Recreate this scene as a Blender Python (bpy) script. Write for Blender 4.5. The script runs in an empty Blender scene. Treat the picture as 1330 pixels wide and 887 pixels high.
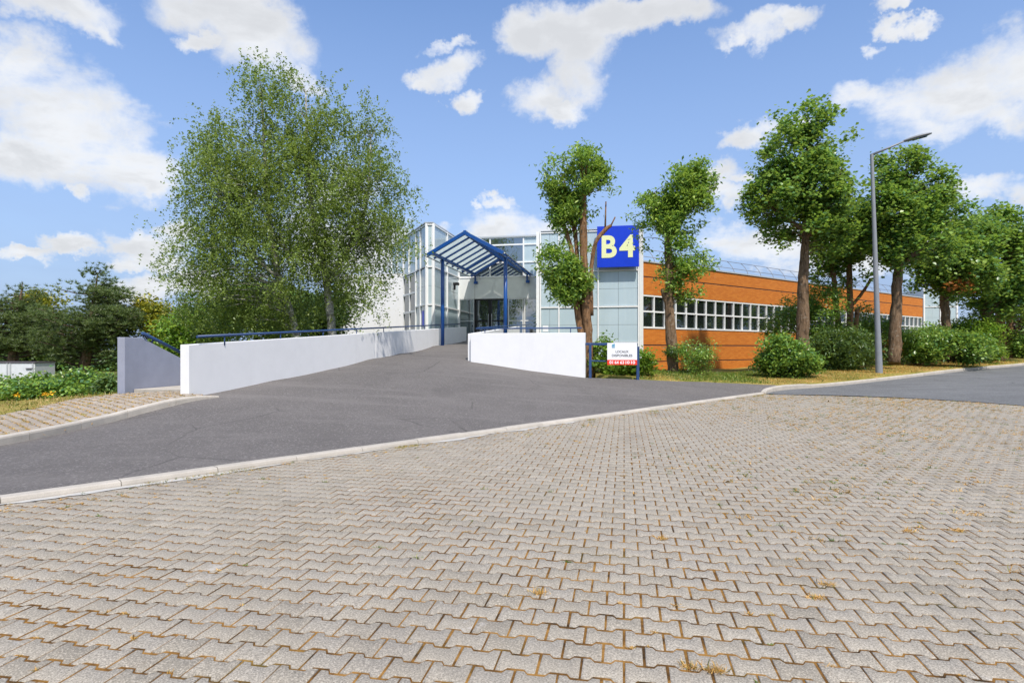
import bpy, math, random
import numpy as np
from mathutils import Vector, Matrix, geometry

random.seed(7)
RNG = np.random.default_rng(11)
scene = bpy.context.scene
COL = scene.collection
F, CU, HV, EYE = 770.0, 665.0, 453.0, 1.5
A = math.radians(10.7)
D2 = np.array([math.sin(A), math.cos(A)])      # into the depth of the plot
R2 = np.array([math.cos(A), -math.sin(A)])     # along the facades, to the right
B_ANG = math.radians(53.4)
E2 = np.array([math.sin(B_ANG), math.cos(B_ANG)])  # along the brick wing

def P(u, v, Y):
    return np.array([(u - CU) / F * Y, Y, EYE + (HV - v) / F * Y])

def L(s, w, z):
    q = s * D2 - w * R2
    return np.array([q[0], q[1], z])

# ------------------------------------------------------------------ objects
def link(o, parent=None):
    COL.objects.link(o)
    if parent is not None:
        o.parent = parent
    return o

def thing(name, label, cat, loc, group=None):
    o = bpy.data.objects.new(name, None)
    o.location = Vector([float(c) for c in loc])
    o.empty_display_size = 0.3
    link(o)
    o['label'] = label
    o['category'] = cat
    if group:
        o['group'] = group
    return o

def tag(o, label, cat, group=None):
    o['label'] = label
    o['category'] = cat
    if group:
        o['group'] = group
    return o

def origin_of(parent):
    off = Vector((0, 0, 0))
    while parent is not None:
        off += parent.location
        parent = parent.parent
    return np.array(off)

def mesh_from_arrays(name, V, faces_idx, face_size, smooth=False):
    """V (n,3); faces_idx flat index array; face_size int or array."""
    me = bpy.data.meshes.new(name)
    V = np.asarray(V, dtype=np.float32)
    idx = np.asarray(faces_idx, dtype=np.int32).ravel()
    if np.isscalar(face_size):
        nf = len(idx) // face_size
        tot = np.full(nf, face_size, dtype=np.int32)
    else:
        tot = np.asarray(face_size, dtype=np.int32)
        nf = len(tot)
    start = np.concatenate([[0], np.cumsum(tot)[:-1]]).astype(np.int32)
    me.vertices.add(len(V)); me.vertices.foreach_set('co', V.ravel())
    me.loops.add(len(idx)); me.loops.foreach_set('vertex_index', idx)
    me.polygons.add(nf)
    me.polygons.foreach_set('loop_start', start)
    me.polygons.foreach_set('loop_total', tot)
    if smooth:
        me.polygons.foreach_set('use_smooth', np.ones(nf, dtype=bool))
    me.update(calc_edges=True)
    me.validate()
    return me

def obj_arrays(name, V, idx, size, mat, parent=None, smooth=False, label=None):
    V = np.asarray(V, dtype=float)
    if parent is not None:
        V = V - origin_of(parent)
    me = mesh_from_arrays(name, V, idx, size, smooth)
    me.materials.append(mat)
    o = bpy.data.objects.new(name, me)
    link(o, parent)
    if label:
        o['label'] = label
    return o

class MB:
    def __init__(self):
        self.v = []; self.f = []
    def add(self, vs, fs):
        b = len(self.v)
        self.v += [tuple(float(c) for c in p) for p in vs]
        self.f += [tuple(b + i for i in f) for f in fs]
        return self
    def hexa(self, p):     # 8 pts: bottom 4 ccw, top 4
        return self.add(p, [(0, 3, 2, 1), (4, 5, 6, 7), (0, 1, 5, 4), (1, 2, 6, 5), (2, 3, 7, 6), (3, 0, 4, 7)])
    def obox(self, o, e, n, a0, a1, d0, d1, z0, z1):
        """o 2D origin, e along, n outward; a,d,z ranges"""
        q = lambda a, d, z: (o[0] + a * e[0] + d * n[0], o[1] + a * e[1] + d * n[1], z)
        return self.hexa([q(a0, d0, z0), q(a1, d0, z0), q(a1, d1, z0), q(a0, d1, z0),
                          q(a0, d0, z1), q(a1, d0, z1), q(a1, d1, z1), q(a0, d1, z1)])
    def prism(self, poly, z0, z1):
        n = len(poly)
        z0s = z0 if hasattr(z0, '__len__') else [z0] * n
        z1s = z1 if hasattr(z1, '__len__') else [z1] * n
        vs = [(p[0], p[1], z0s[i]) for i, p in enumerate(poly)] + [(p[0], p[1], z1s[i]) for i, p in enumerate(poly)]
        fs = [tuple(range(n - 1, -1, -1)), tuple(range(n, 2 * n))]
        fs += [(i, (i + 1) % n, n + (i + 1) % n, n + i) for i in range(n)]
        return self.add(vs, fs)
    def tube(self, pts, rad, sides=8, cap=True, jitter=0.0):
        pts = [np.asarray(p, float) for p in pts]
        n = len(pts)
        rads = rad if hasattr(rad, '__len__') else [rad] * n
        prev = None; rings = []
        for i, p in enumerate(pts):
            t = (pts[min(i + 1, n - 1)] - pts[max(i - 1, 0)])
            t = t / (np.linalg.norm(t) + 1e-9)
            if prev is None:
                a = np.cross(t, [0, 0, 1.0] if abs(t[2]) < .9 else [1.0, 0, 0])
            else:
                a = prev - t * np.dot(prev, t)
            a /= (np.linalg.norm(a) + 1e-9); prev = a
            b = np.cross(t, a)
            ring = []
            for k in range(sides):
                th = 2 * math.pi * k / sides
                r = rads[i] * (1 + (random.uniform(-jitter, jitter) if jitter else 0))
                ring.append(p + r * (math.cos(th) * a + math.sin(th) * b))
            rings.append(ring)
        vs = [q for r in rings for q in r]
        fs = []
        for i in range(n - 1):
            for k in range(sides):
                k2 = (k + 1) % sides
                fs.append((i * sides + k, i * sides + k2, (i + 1) * sides + k2, (i + 1) * sides + k))
        if cap:
            fs.append(tuple(range(sides - 1, -1, -1)))
            fs.append(tuple((n - 1) * sides + k for k in range(sides)))
        return self.add(vs, fs)
    def bar(self, p0, p1, w, h):
        """rectangular bar, w horizontal, h vertical-ish"""
        p0 = np.asarray(p0, float); p1 = np.asarray(p1, float)
        t = (p1 - p0) / np.linalg.norm(p1 - p0)
        up = np.array([0, 0, 1.0]) if abs(t[2]) < .95 else np.array([0, 1.0, 0])
        s = np.cross(t, up); s /= np.linalg.norm(s)
        u = np.cross(s, t)
        q = lambda p, a, b: p + s * a * w / 2 + u * b * h / 2
        return self.hexa([q(p0, -1, -1), q(p0, 1, -1), q(p1, 1, -1), q(p1, -1, -1),
                          q(p0, -1, 1), q(p0, 1, 1), q(p1, 1, 1), q(p1, -1, 1)])
    def build(self, name, mat, parent=None, bevel=0.0, smooth=False, label=None):
        off = origin_of(parent) if parent is not None else np.zeros(3)
        me = bpy.data.meshes.new(name)
        me.from_pydata([(x - off[0], y - off[1], z - off[2]) for x, y, z in self.v], [], self.f)
        me.materials.append(mat)
        if smooth:
            for p in me.polygons: p.use_smooth = len(p.vertices) <= 4
        me.update()
        import bmesh
        bm = bmesh.new(); bm.from_mesh(me)
        bmesh.ops.recalc_face_normals(bm, faces=bm.faces)
        bm.to_mesh(me); bm.free()
        o = bpy.data.objects.new(name, me)
        link(o, parent)
        if bevel:
            m = o.modifiers.new('bevel', 'BEVEL'); m.width = bevel; m.segments = 2; m.limit_method = 'ANGLE'
        if label:
            o['label'] = label
        return o

# ------------------------------------------------------------------ materials
def new_mat(name):
    m = bpy.data.materials.new(name); m.use_nodes = True
    nt = m.node_tree
    for n in list(nt.nodes): nt.nodes.remove(n)
    out = nt.nodes.new('ShaderNodeOutputMaterial')
    return m, nt, out

def N(nt, t, **kw):
    n = nt.nodes.new(t)
    for k, v in kw.items():
        if k.startswith('in_'):
            key = k[3:].replace('_', ' ')
            n.inputs[key].default_value = v
        else:
            setattr(n, k, v)
    return n

def ramp(nt, fac, stops, interp='LINEAR'):
    r = nt.nodes.new('ShaderNodeValToRGB'); r.color_ramp.interpolation = interp
    el = r.color_ramp.elements
    while len(el) < len(stops): el.new(0.5)
    for e, (p, c) in zip(el, stops):
        e.position = p
        e.color = (c[0], c[1], c[2], 1) if hasattr(c, '__len__') else (c, c, c, 1)
    nt.links.new(fac, r.inputs[0])
    return r.outputs[0]

def noise(nt, scale, detail=4, rough=.55, coord=None, dist=0.0):
    n = N(nt, 'ShaderNodeTexNoise'); n.inputs['Scale'].default_value = scale
    n.inputs['Detail'].default_value = detail; n.inputs['Roughness'].default_value = rough
    n.inputs['Distortion'].default_value = dist
    if coord is not None: nt.links.new(coord, n.inputs['Vector'])
    return n.outputs['Fac']

def mixc(nt, fac, c1, c2, mode='MIX'):
    m = N(nt, 'ShaderNodeMix', data_type='RGBA', blend_type=mode)
    for s, c in ((0, fac), (6, c1), (7, c2)):
        if hasattr(c, 'links'): nt.links.new(c, m.inputs[s])
        else: m.inputs[s].default_value = c if s == 0 else (c[0], c[1], c[2], 1)
    return m.outputs[2]

def bump(nt, h, strength=.3, dist=.01):
    b = N(nt, 'ShaderNodeBump'); b.inputs['Strength'].default_value = strength
    b.inputs['Distance'].default_value = dist
    nt.links.new(h, b.inputs['Height'])
    return b.outputs[0]

def pos(nt):
    return N(nt, 'ShaderNodeNewGeometry').outputs['Position']

def mapping(nt, coord, scale=(1, 1, 1), rot=(0, 0, 0)):
    m = N(nt, 'ShaderNodeMapping'); m.inputs['Scale'].default_value = scale; m.inputs['Rotation'].default_value = rot
    nt.links.new(coord, m.inputs['Vector'])
    return m.outputs[0]

def principled(nt, out, color, rough=.7, metal=0.0, normal=None, spec=.5):
    b = N(nt, 'ShaderNodeBsdfPrincipled')
    if hasattr(color, 'links'): nt.links.new(color, b.inputs['Base Color'])
    else: b.inputs['Base Color'].default_value = (*color, 1)
    if hasattr(rough, 'links'): nt.links.new(rough, b.inputs['Roughness'])
    else: b.inputs['Roughness'].default_value = rough
    b.inputs['Metallic'].default_value = metal
    b.inputs['Specular IOR Level'].default_value = spec
    if normal is not None: nt.links.new(normal, b.inputs['Normal'])
    nt.links.new(b.outputs[0], out.inputs[0])
    return b

def paint(name, c, rough=.45, metal=0, var=.06, dirt=.0, scale=3.0):
    m, nt, out = new_mat(name)
    p = pos(nt)
    n = noise(nt, scale, 5, .6, p)
    c2 = tuple(x * (1 - var * 2) for x in c)
    col = mixc(nt, ramp(nt, n, [(.35, 0), (.7, 1)]), c, c2)
    if dirt:
        d = noise(nt, 1.0, 6, .65, mapping(nt, p, (2.2, 2.2, .25)))
        col = mixc(nt, ramp(nt, d, [(.55, 0), (.8, dirt)]), col, tuple(x * .55 for x in c))
    fine = noise(nt, 60, 3, .6, p)
    principled(nt, out, col, rough, metal, bump(nt, fine, .08, .004))
    return m

M = {}
M['white_wall'] = paint('white_render', (.76, .765, .77), .75, var=.02, dirt=.16)
M['grey_wall'] = paint('grey_render', (.30, .32, .40), .75, var=.05, dirt=.2)
M['blue'] = paint('blue_paint', (.008, .075, .30), .35, var=.1)
M['blue_dark'] = paint('dark_blue_paint', (.022, .06, .17), .4, var=.1)
M['white_metal'] = paint('white_metal', (.80, .81, .80), .4, var=.03)
M['panel_white'] = paint('white_panel', (.70, .72, .70), .45, var=.03, dirt=.15)
M['alu'] = paint('aluminium', (.55, .57, .58), .35, .3, var=.04)
M['black'] = paint('black_metal', (.012, .012, .014), .4, var=.1)
M['lamp_metal'] = paint('lamp_metal', (.24, .255, .275), .5, 0, var=.06)
M['rail_thin'] = paint('galvanised', (.20, .21, .23), .5, .3, var=.05)
M['roof'] = paint('roof_gravel', (.32, .31, .30), .9, var=.15, scale=9)
M['joint_grey'] = paint('joint_strip', (.10, .085, .095), .6)
M['white_board'] = paint('board_white', (.80, .81, .82), .5, var=.01)
M['red'] = paint('board_red', (.78, .035, .01), .5, var=.02)
M['ink'] = paint('ink', (.06, .06, .065), .6)
M['ink_pale'] = paint('ink_pale', (.5, .5, .53), .6)
M['logo_blue'] = paint('logo_blue', (.09, .33, .50), .5)
M['sign_blue'] = paint('sign_blue', (.003, .040, .56), .35, var=.05)
M['sign_yellow'] = paint('sign_yellow', (.74, .77, .42), .5, var=.02)
M['container'] = paint('container_white', (.66, .68, .70), .5, dirt=.1)
M['yellow_bloom'] = paint('yellow_bloom', (.85, .50, .02), .7)

# pale blue enamelled glass panels with fine vertical ribs
def mk_panel(name, c1, c2, refl):
    m, nt, out = new_mat(name)
    p = pos(nt)
    n = noise(nt, .7, 4, .6, p)
    col = mixc(nt, n, c1, c2)
    streak = noise(nt, 1.0, 5, .6, mapping(nt, p, (9, 9, .6)))
    col = mixc(nt, ramp(nt, streak, [(.5, 0), (.8, .25)]), col, (.62, .68, .68))
    b = principled(nt, out, col, .12, 0, None, .6)
    b.inputs['IOR'].default_value = refl
    return m
M['glass_panel'] = mk_panel('pale_blue_glass_panel', (.47, .57, .60), (.37, .47, .52), 1.7)
M['glass_panel_dark'] = mk_panel('blue_grey_glass_panel', (.26, .35, .36), (.19, .27, .29), 1.7)

def mk_window(name, dark, refl):
    m, nt, out = new_mat(name)
    p = pos(nt)
    wob = noise(nt, .9, 2, .5, p)
    nrm = bump(nt, wob, .25, .02)
    d = N(nt, 'ShaderNodeBsdfDiffuse'); d.inputs[0].default_value = (*dark, 1)
    g = N(nt, 'ShaderNodeBsdfGlossy'); g.inputs[0].default_value = (.92, .96, 1, 1); g.inputs['Roughness'].default_value = .012
    nt.links.new(nrm, g.inputs['Normal'])
    fr = N(nt, 'ShaderNodeFresnel'); fr.inputs[0].default_value = refl
    mx = N(nt, 'ShaderNodeMixShader')
    nt.links.new(fr.outputs[0], mx.inputs[0]); nt.links.new(d.outputs[0], mx.inputs[1]); nt.links.new(g.outputs[0], mx.inputs[2])
    nt.links.new(mx.outputs[0], out.inputs[0])
    return m
M['window_glass'] = mk_window('window_glass', (.012, .016, .016), 2.3)
M['door_glass'] = mk_window('door_glass', (.03, .04, .035), 3.6)

# canopy roof glazing
m, nt, out = new_mat('canopy_glass')
tr = N(nt, 'ShaderNodeBsdfTranslucent'); tr.inputs[0].default_value = (.85, .90, .86, 1)
di = N(nt, 'ShaderNodeBsdfDiffuse'); di.inputs[0].default_value = (.62, .68, .64, 1)
gl = N(nt, 'ShaderNodeBsdfTransparent'); gl.inputs[0].default_value = (.9, .95, .95, 1)
m1 = N(nt, 'ShaderNodeMixShader'); m1.inputs[0].default_value = .35
nt.links.new(tr.outputs[0], m1.inputs[1]); nt.links.new(di.outputs[0], m1.inputs[2])
m2 = N(nt, 'ShaderNodeMixShader'); m2.inputs[0].default_value = .25
nt.links.new(m1.outputs[0], m2.inputs[1]); nt.links.new(gl.outputs[0], m2.inputs[2])
nt.links.new(m2.outputs[0], out.inputs[0])
M['canopy_glass'] = m

# brick, in coordinates along the wing
m, nt, out = new_mat('orange_brick')
mp = N(nt, 'ShaderNodeMapping', vector_type='POINT')
mp.inputs['Rotation'].default_value = (0, 0, -(math.pi / 2 - B_ANG))
nt.links.new(pos(nt), mp.inputs['Vector'])
sx = N(nt, 'ShaderNodeSeparateXYZ'); nt.links.new(mp.outputs[0], sx.inputs[0])
cb = N(nt, 'ShaderNodeCombineXYZ'); nt.links.new(sx.outputs[0], cb.inputs[0]); nt.links.new(sx.outputs[2], cb.inputs[1])
br = N(nt, 'ShaderNodeTexBrick')
nt.links.new(cb.outputs[0], br.inputs['Vector'])
br.inputs['Scale'].default_value = 1.0
br.inputs['Brick Width'].default_value = .30; br.inputs['Row Height'].default_value = .075
br.inputs['Mortar Size'].default_value = .006
br.inputs['Color1'].default_value = (.60, .205, .028, 1); br.inputs['Color2'].default_value = (.50, .150, .018, 1)
br.inputs['Mortar'].default_value = (.34, .12, .03, 1)
br.inputs['Bias'].default_value = .1
st = noise(nt, 1.0, 5, .65, mapping(nt, pos(nt), (1.2, 1.2, .35)))
col = mixc(nt, ramp(nt, st, [(.45, 0), (.75, .4)]), br.outputs[0], (.46, .14, .014))
eff = noise(nt, 1.4, 7, .7, pos(nt))
col = mixc(nt, ramp(nt, eff, [(.62, 0), (.8, .35)]), col, (.65, .42, .26))
principled(nt, out, col, .7, 0, bump(nt, br.outputs['Fac'], -.4, .01), .3)
M['brick'] = m

# asphalt
def mk_asphalt(name, c):
    m, nt, out = new_mat(name)
    p = pos(nt)
    mid = noise(nt, 55, 5, .8, p)
    big = noise(nt, .5, 6, .65, p)
    vor = N(nt, 'ShaderNodeTexVoronoi'); vor.inputs['Scale'].default_value = 48; nt.links.new(p, vor.inputs['Vector'])
    col = mixc(nt, ramp(nt, big, [(.3, 0), (.7, 1)]), tuple(x * .82 for x in c), tuple(x * 1.18 for x in c))
    col = mixc(nt, ramp(nt, mid, [(.40, 0), (.60, .75)]), col, tuple(x * .5 for x in c))
    col = mixc(nt, ramp(nt, vor.outputs['Color'], [(.72, 0), (.92, .6)]), col, tuple(x * 2.1 for x in c))
    spot = noise(nt, 3.3, 3, .5, p)
    col = mixc(nt, ramp(nt, spot, [(.7, 0), (.78, .4)]), col, tuple(x * .5 for x in c))
    # long repair seams and tyre wear across the surface
    wv = noise(nt, 1.0, 4, .6, mapping(nt, p, (.25, 1.6, 1), (0, 0, .8)))
    col = mixc(nt, ramp(nt, wv, [(.52, 0), (.7, .3)]), col, tuple(x * 1.5 for x in c))
    ck = N(nt, 'ShaderNodeTexVoronoi', feature='DISTANCE_TO_EDGE'); ck.inputs['Scale'].default_value = .32
    wp = N(nt, 'ShaderNodeTexNoise'); wp.inputs['Scale'].default_value = 1.6; wp.inputs['Detail'].default_value = 6; nt.links.new(p, wp.inputs['Vector'])
    wa = mixc(nt, .18, p, wp.outputs['Color'], 'ADD'); nt.links.new(wa, ck.inputs['Vector'])
    cm_ = mixc(nt, 1.0, ramp(nt, ck.outputs['Distance'], [(.0, 1), (.006, 0)]), ramp(nt, noise(nt, .35, 3, .6, p), [(.5, 0), (.6, 1)]), 'MULTIPLY')
    col = mixc(nt, cm_, col, tuple(x * .42 for x in c))
    st_ = noise(nt, .9, 5, .7, mapping(nt, p, (1, .35, 1), (0, 0, -.3)))
    col = mixc(nt, ramp(nt, st_, [(.55, 0), (.66, .35)]), col, tuple(x * .62 for x in c))
    principled(nt, out, col, .85, 0, bump(nt, mid, .8, .012), .35)
    return m
M['asphalt'] = mk_asphalt('asphalt', (.150, .138, .130))
M['asphalt_road'] = mk_asphalt('road_asphalt', (.155, .158, .160))

# pavers
def mk_paver(name, ca, cb_, cc):
    m, nt, out = new_mat(name)
    g = N(nt, 'ShaderNodeNewGeometry')
    p = g.outputs['Position']
    rnd = g.outputs['Random Per Island']
    col = ramp(nt, rnd, [(0, tuple(x * .78 for x in ca)), (.06, ca), (.5, cb_), (.93, cc), (1, tuple(x * 1.12 for x in cb_))])
    fine = noise(nt, 125, 2, .7, p)
    col = mixc(nt, ramp(nt, fine, [(.40, .85), (.52, 0)]), col, tuple(x * .40 for x in cb_))
    mott = noise(nt, 28, 4, .7, p)
    col = mixc(nt, ramp(nt, mott, [(.40, .45), (.6, 0)]), col, tuple(x * .6 for x in cb_))
    fine2 = noise(nt, 120, 3, .7, p)
    fine3 = noise(nt, 95, 2, .7, mapping(nt, p, (1, 1, 1), (0, 0, .7)))
    col = mixc(nt, ramp(nt, fine3, [(.52, 0), (.62, .55)]), col, tuple(min(1, x * 1.55) for x in cb_))
    big = noise(nt, .6, 6, .65, p)
    col = mixc(nt, ramp(nt, big, [(.42, 0), (.75, .45)]), col, tuple(x * .72 for x in cb_))
    st = noise(nt, 7, 5, .7, p)
    col = mixc(nt, ramp(nt, st, [(.6, 0), (.8, .35)]), col, (.20, .15, .10))
    oil = noise(nt, .45, 5, .62, mapping(nt, p, (1, .6, 1), (0, 0, .8)))
    col = mixc(nt, ramp(nt, oil, [(.57, 0), (.70, .38)]), col, (.15, .135, .12))
    li = noise(nt, 2.1, 6, .75, p)
    col = mixc(nt, ramp(nt, li, [(.62, 0), (.70, .45)]), col, (.55, .53, .50))
    principled(nt, out, col, .9, 0, bump(nt, fine2, .55, .004), .2)
    return m
M['paver'] = mk_paver('concrete_paver', (.280, .250, .200), (.365, .328, .268), (.320, .293, .252))
M['paver_old'] = mk_paver('weathered_paver', (.30, .25, .20), (.40, .35, .29), (.34, .27, .20))

m, nt, out = new_mat('joint_moss')
p = pos(nt)
n1 = noise(nt, 5, 5, .7, p); n2 = noise(nt, 1.3, 4, .6, p)
col = ramp(nt, n1, [(.36, (.045, .028, .014)), (.48, (.15, .075, .020)), (.60, (.29, .155, .042))])
col = mixc(nt, ramp(nt, n2, [(.55, 0), (.7, .35)]), col, (.10, .12, .025))
principled(nt, out, col, .95, 0, bump(nt, noise(nt, 90, 3, .6, p), .8, .01), .1)
M['moss'] = m

def mk_concrete(name, c, s=1.0):
    m, nt, out = new_mat(name)
    p = pos(nt)
    g = N(nt, 'ShaderNodeNewGeometry')
    col = ramp(nt, g.outputs['Random Per Island'], [(0, tuple(x * .9 for x in c)), (1, tuple(x * 1.08 for x in c))])
    col = mixc(nt, ramp(nt, noise(nt, 4 * s, 6, .7, p), [(.4, 0), (.75, .6)]), col, tuple(x * .6 for x in c))
    col = mixc(nt, ramp(nt, noise(nt, 150, 2, .6, p), [(.4, .3), (.6, 0)]), col, tuple(x * .5 for x in c))
    principled(nt, out, col, .85, 0, bump(nt, noise(nt, 80, 3, .6, p), .4, .004), .2)
    return m
M['kerb'] = mk_concrete('kerb_concrete', (.50, .46, .40))
M['kerb_strip'] = mk_concrete('white_bedding', (.50, .49, .46), 3)

# grass ground and leaves
m, nt, out = new_mat('verge_soil')
p = pos(nt)
n1 = noise(nt, .8, 6, .7, p); n2 = noise(nt, 14, 4, .7, p)
col = ramp(nt, n1, [(.32, (.09, .13, .02)), (.5, (.26, .23, .05)), (.68, (.42, .30, .12))])
col = mixc(nt, ramp(nt, n2, [(.4, 0), (.7, .5)]), col, (.20, .13, .06))
principled(nt, out, col, .95, 0, bump(nt, n2, .8, .05), .1)
M['verge'] = m
m, nt, out = new_mat('ground_soil')
p = pos(nt)
col = ramp(nt, noise(nt, 1.2, 6, .7, p), [(.3, (.05, .07, .018)), (.55, (.12, .13, .035)), (.75, (.18, .14, .06))])
principled(nt, out, col, .95, 0, bump(nt, noise(nt, 9, 4, .7, p), .8, .06), .1)
M['ground'] = m

def mk_leaf(name, stops, trans=.3, rough=.45, tcol=None):
    m, nt, out = new_mat(name)
    g = N(nt, 'ShaderNodeNewGeometry')
    col = ramp(nt, g.outputs['Random Per Island'], stops)
    clump = noise(nt, .9, 3, .6, g.outputs['Position'])
    hsv = N(nt, 'ShaderNodeHueSaturation')
    nt.links.new(col, hsv.inputs['Color'])
    mr = N(nt, 'ShaderNodeMapRange'); mr.inputs[1].default_value = .3; mr.inputs[2].default_value = .7
    mr.inputs[3].default_value = .72; mr.inputs[4].default_value = 1.35
    nt.links.new(clump, mr.inputs[0]); nt.links.new(mr.outputs[0], hsv.inputs['Value'])
    b = N(nt, 'ShaderNodeBsdfPrincipled')
    nt.links.new(hsv.outputs[0], b.inputs['Base Color'])
    b.inputs['Roughness'].default_value = rough
    t = N(nt, 'ShaderNodeBsdfTranslucent')
    tc = mixc(nt, .5, hsv.outputs[0], tcol or (.38, .50, .05))
    nt.links.new(tc, t.inputs[0])
    mx = N(nt, 'ShaderNodeMixShader'); mx.inputs[0].default_value = trans
    nt.links.new(b.outputs[0], mx.inputs[1]); nt.links.new(t.outputs[0], mx.inputs[2])
    nt.links.new(mx.outputs[0], out.inputs[0])
    return m
M['leaf_birch'] = mk_leaf('birch_leaf', [(0, (0.101, 0.155, 0.041)), (.5, (0.182, 0.257, 0.065)), (1, (0.304, 0.385, 0.115))], .48, .4)
M['leaf_linden'] = mk_leaf('linden_leaf', [(0, (0.077, 0.184, 0.092)), (.45, (0.156, 0.304, 0.059)), (.8, (0.276, 0.423, 0.064)), (1, (0.276, 0.345, 0.069))], .42, .34)
M['leaf_willowy'] = mk_leaf('narrow_leaf', [(0, (0.096, 0.208, 0.064)), (.5, (0.199, 0.351, 0.056)), (1, (0.398, 0.526, 0.088))], .45, .36)
M['leaf_shrub'] = mk_leaf('shrub_leaf', [(0, (0.072, 0.167, 0.056)), (.5, (0.135, 0.263, 0.042)), (1, (0.319, 0.447, 0.079))], .38, .34)
M['leaf_dark'] = mk_leaf('dark_leaf', [(0, (0.042, 0.087, 0.031)), (.6, (0.077, 0.140, 0.036)), (1, (0.133, 0.210, 0.049))], .3)
M['leaf_bright'] = mk_leaf('bright_leaf', [(0, (0.084, 0.186, 0.026)), (.5, (0.138, 0.270, 0.029)), (1, (0.288, 0.420, 0.054))], .45, .4)
M['leaf_yellow'] = mk_leaf('yellow_leaf', [(0, (0.125, 0.175, 0.015)), (.6, (0.300, 0.312, 0.025)), (1, (0.525, 0.450, 0.037))], .35, tcol=(.4, .36, .03))
M['leaf_rust'] = mk_leaf('rust_leaf', [(0, (.12, .04, .012)), (.6, (.30, .11, .02)), (1, (.40, .18, .03))], .3, tcol=(.4, .15, .03))
M['leaf_purple'] = mk_leaf('purple_leaf', [(0, (.03, .012, .012)), (.6, (.06, .025, .022)), (1, (.10, .05, .03))], .2, tcol=(.1, .03, .02))
M['needle'] = mk_leaf('pine_needle', [(0, (.055, .092, .036)), (.6, (.100, .145, .044)), (1, (.18, .23, .07))], .3)
M['grass_blade'] = mk_leaf('grass_blade', [(0, (.10, .16, .02)), (.35, (.22, .24, .04)), (.6, (.45, .33, .12)), (1, (.60, .44, .20))], .3, tcol=(.4, .35, .08))
M['grass_dry'] = mk_leaf('dry_grass', [(0, (.20, .24, .04)), (.2, (.50, .27, .05)), (1, (.78, .50, .17))], .3, tcol=(.5, .35, .1))
M['grass_green'] = mk_leaf('green_grass', [(0, (.07, .16, .015)), (.7, (.16, .25, .03)), (1, (.35, .32, .07))], .35, tcol=(.25, .3, .04))

def mk_bark(name, c1, c2, sc=(14, 14, 2.2)):
    m, nt, out = new_mat(name)
    p = pos(nt)
    n = noise(nt, 1.0, 6, .7, mapping(nt, p, sc))
    col = ramp(nt, n, [(.32, c1), (.62, c2)])
    col = mixc(nt, ramp(nt, noise(nt, 2.5, 4, .6, p), [(.5, 0), (.75, .5)]), col, tuple(x * .55 for x in c2))
    kn = noise(nt, 1.0, 4, .65, mapping(nt, p, (5, 5, 2.6)))
    col = mixc(nt, ramp(nt, kn, [(.56, 0), (.66, .75)]), col, tuple(x * .6 for x in c1))
    li = noise(nt, 9, 5, .75, p)
    col = mixc(nt, ramp(nt, li, [(.56, 0), (.68, .55)]), col, (.36, .33, .27))
    principled(nt, out, col, .9, 0, bump(nt, n, 1.0, .06), .15)
    return m
M['bark'] = mk_bark('brown_bark', (.060, .038, .022), (.25, .165, .10))
M['bark_red'] = mk_bark('red_brown_bark', (.085, .045, .022), (.32, .18, .09))
M['bark_dark'] = mk_bark('dark_bark', (.03, .022, .016), (.11, .08, .055))
M['bark_birch'] = mk_bark('birch_bark', (.04, .035, .03), (.62, .60, .55), (5, 5, 9))

# ------------------------------------------------------------------ terrain heights
def rbf(points):
    pts = np.array([(p[0], p[1]) for p in points], float)
    z = np.array([p[2] for p in points], float)
    d = np.linalg.norm(pts[:, None] - pts[None], axis=2)
    n = len(pts)
    Am = np.zeros((n + 1, n + 1)); Am[:n, :n] = -d + np.eye(n) * .02; Am[:n, n] = 1; Am[n, :n] = 1
    w = np.linalg.solve(Am, np.concatenate([z, [0]]))
    def f(x, y):
        x = np.asarray(x, float); y = np.asarray(y, float)
        q = np.stack([x.ravel(), y.ravel()], 1)
        r = np.linalg.norm(q[:, None] - pts[None], axis=2)
        return (-(r @ w[:n]) + w[n]).reshape(x.shape)
    return f

LW0 = np.array([-6.98, 12.8]); LW1 = np.array([-2.45, 32.0])     # left wall
lw = lambda t: LW0 + (LW1 - LW0) * t
KD = np.array([.692, .722]); K1 = np.array([-4.96, 5.75])
kerbF = lambda s: K1 + KD * s
RW0 = np.array([-1.5, 21.4]); RW1 = np.array([2.5, 20.3])
LWZ = [(0, .47), (.145, .66), (.289, .857), (.428, 1.145), (.561, 1.316), (.755, 1.66), (1, 1.93)]
RWZ = [(0, 1.03), (.5, .74), (1, .5)]
ctrl = []
for s in np.arange(-14, 19.2, 1.5): ctrl.append((*kerbF(s), .03))
for t, z in LWZ: ctrl.append((*lw(t), z))
for t, z in RWZ: ctrl.append((*(RW0 + (RW1 - RW0) * t), z))
ctrl += [(-6.5, 13.0, .42), (-7.35, 10.9, .15), (-7.5, 8.6, .06), (-8.5, 5, .03), (-12, 0, .02), (-20, -6, 0)]
for s, w, z in [(31, 5.6, 1.95), (32.4, 5, 1.98), (32.4, 8.8, 1.98), (29, 7, 1.84), (26, 5.6, 1.57), (26, 7, 1.6), (23, 6, 1.27)]:
    q = L(s, w, z); ctrl.append((q[0], q[1], z))
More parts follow.
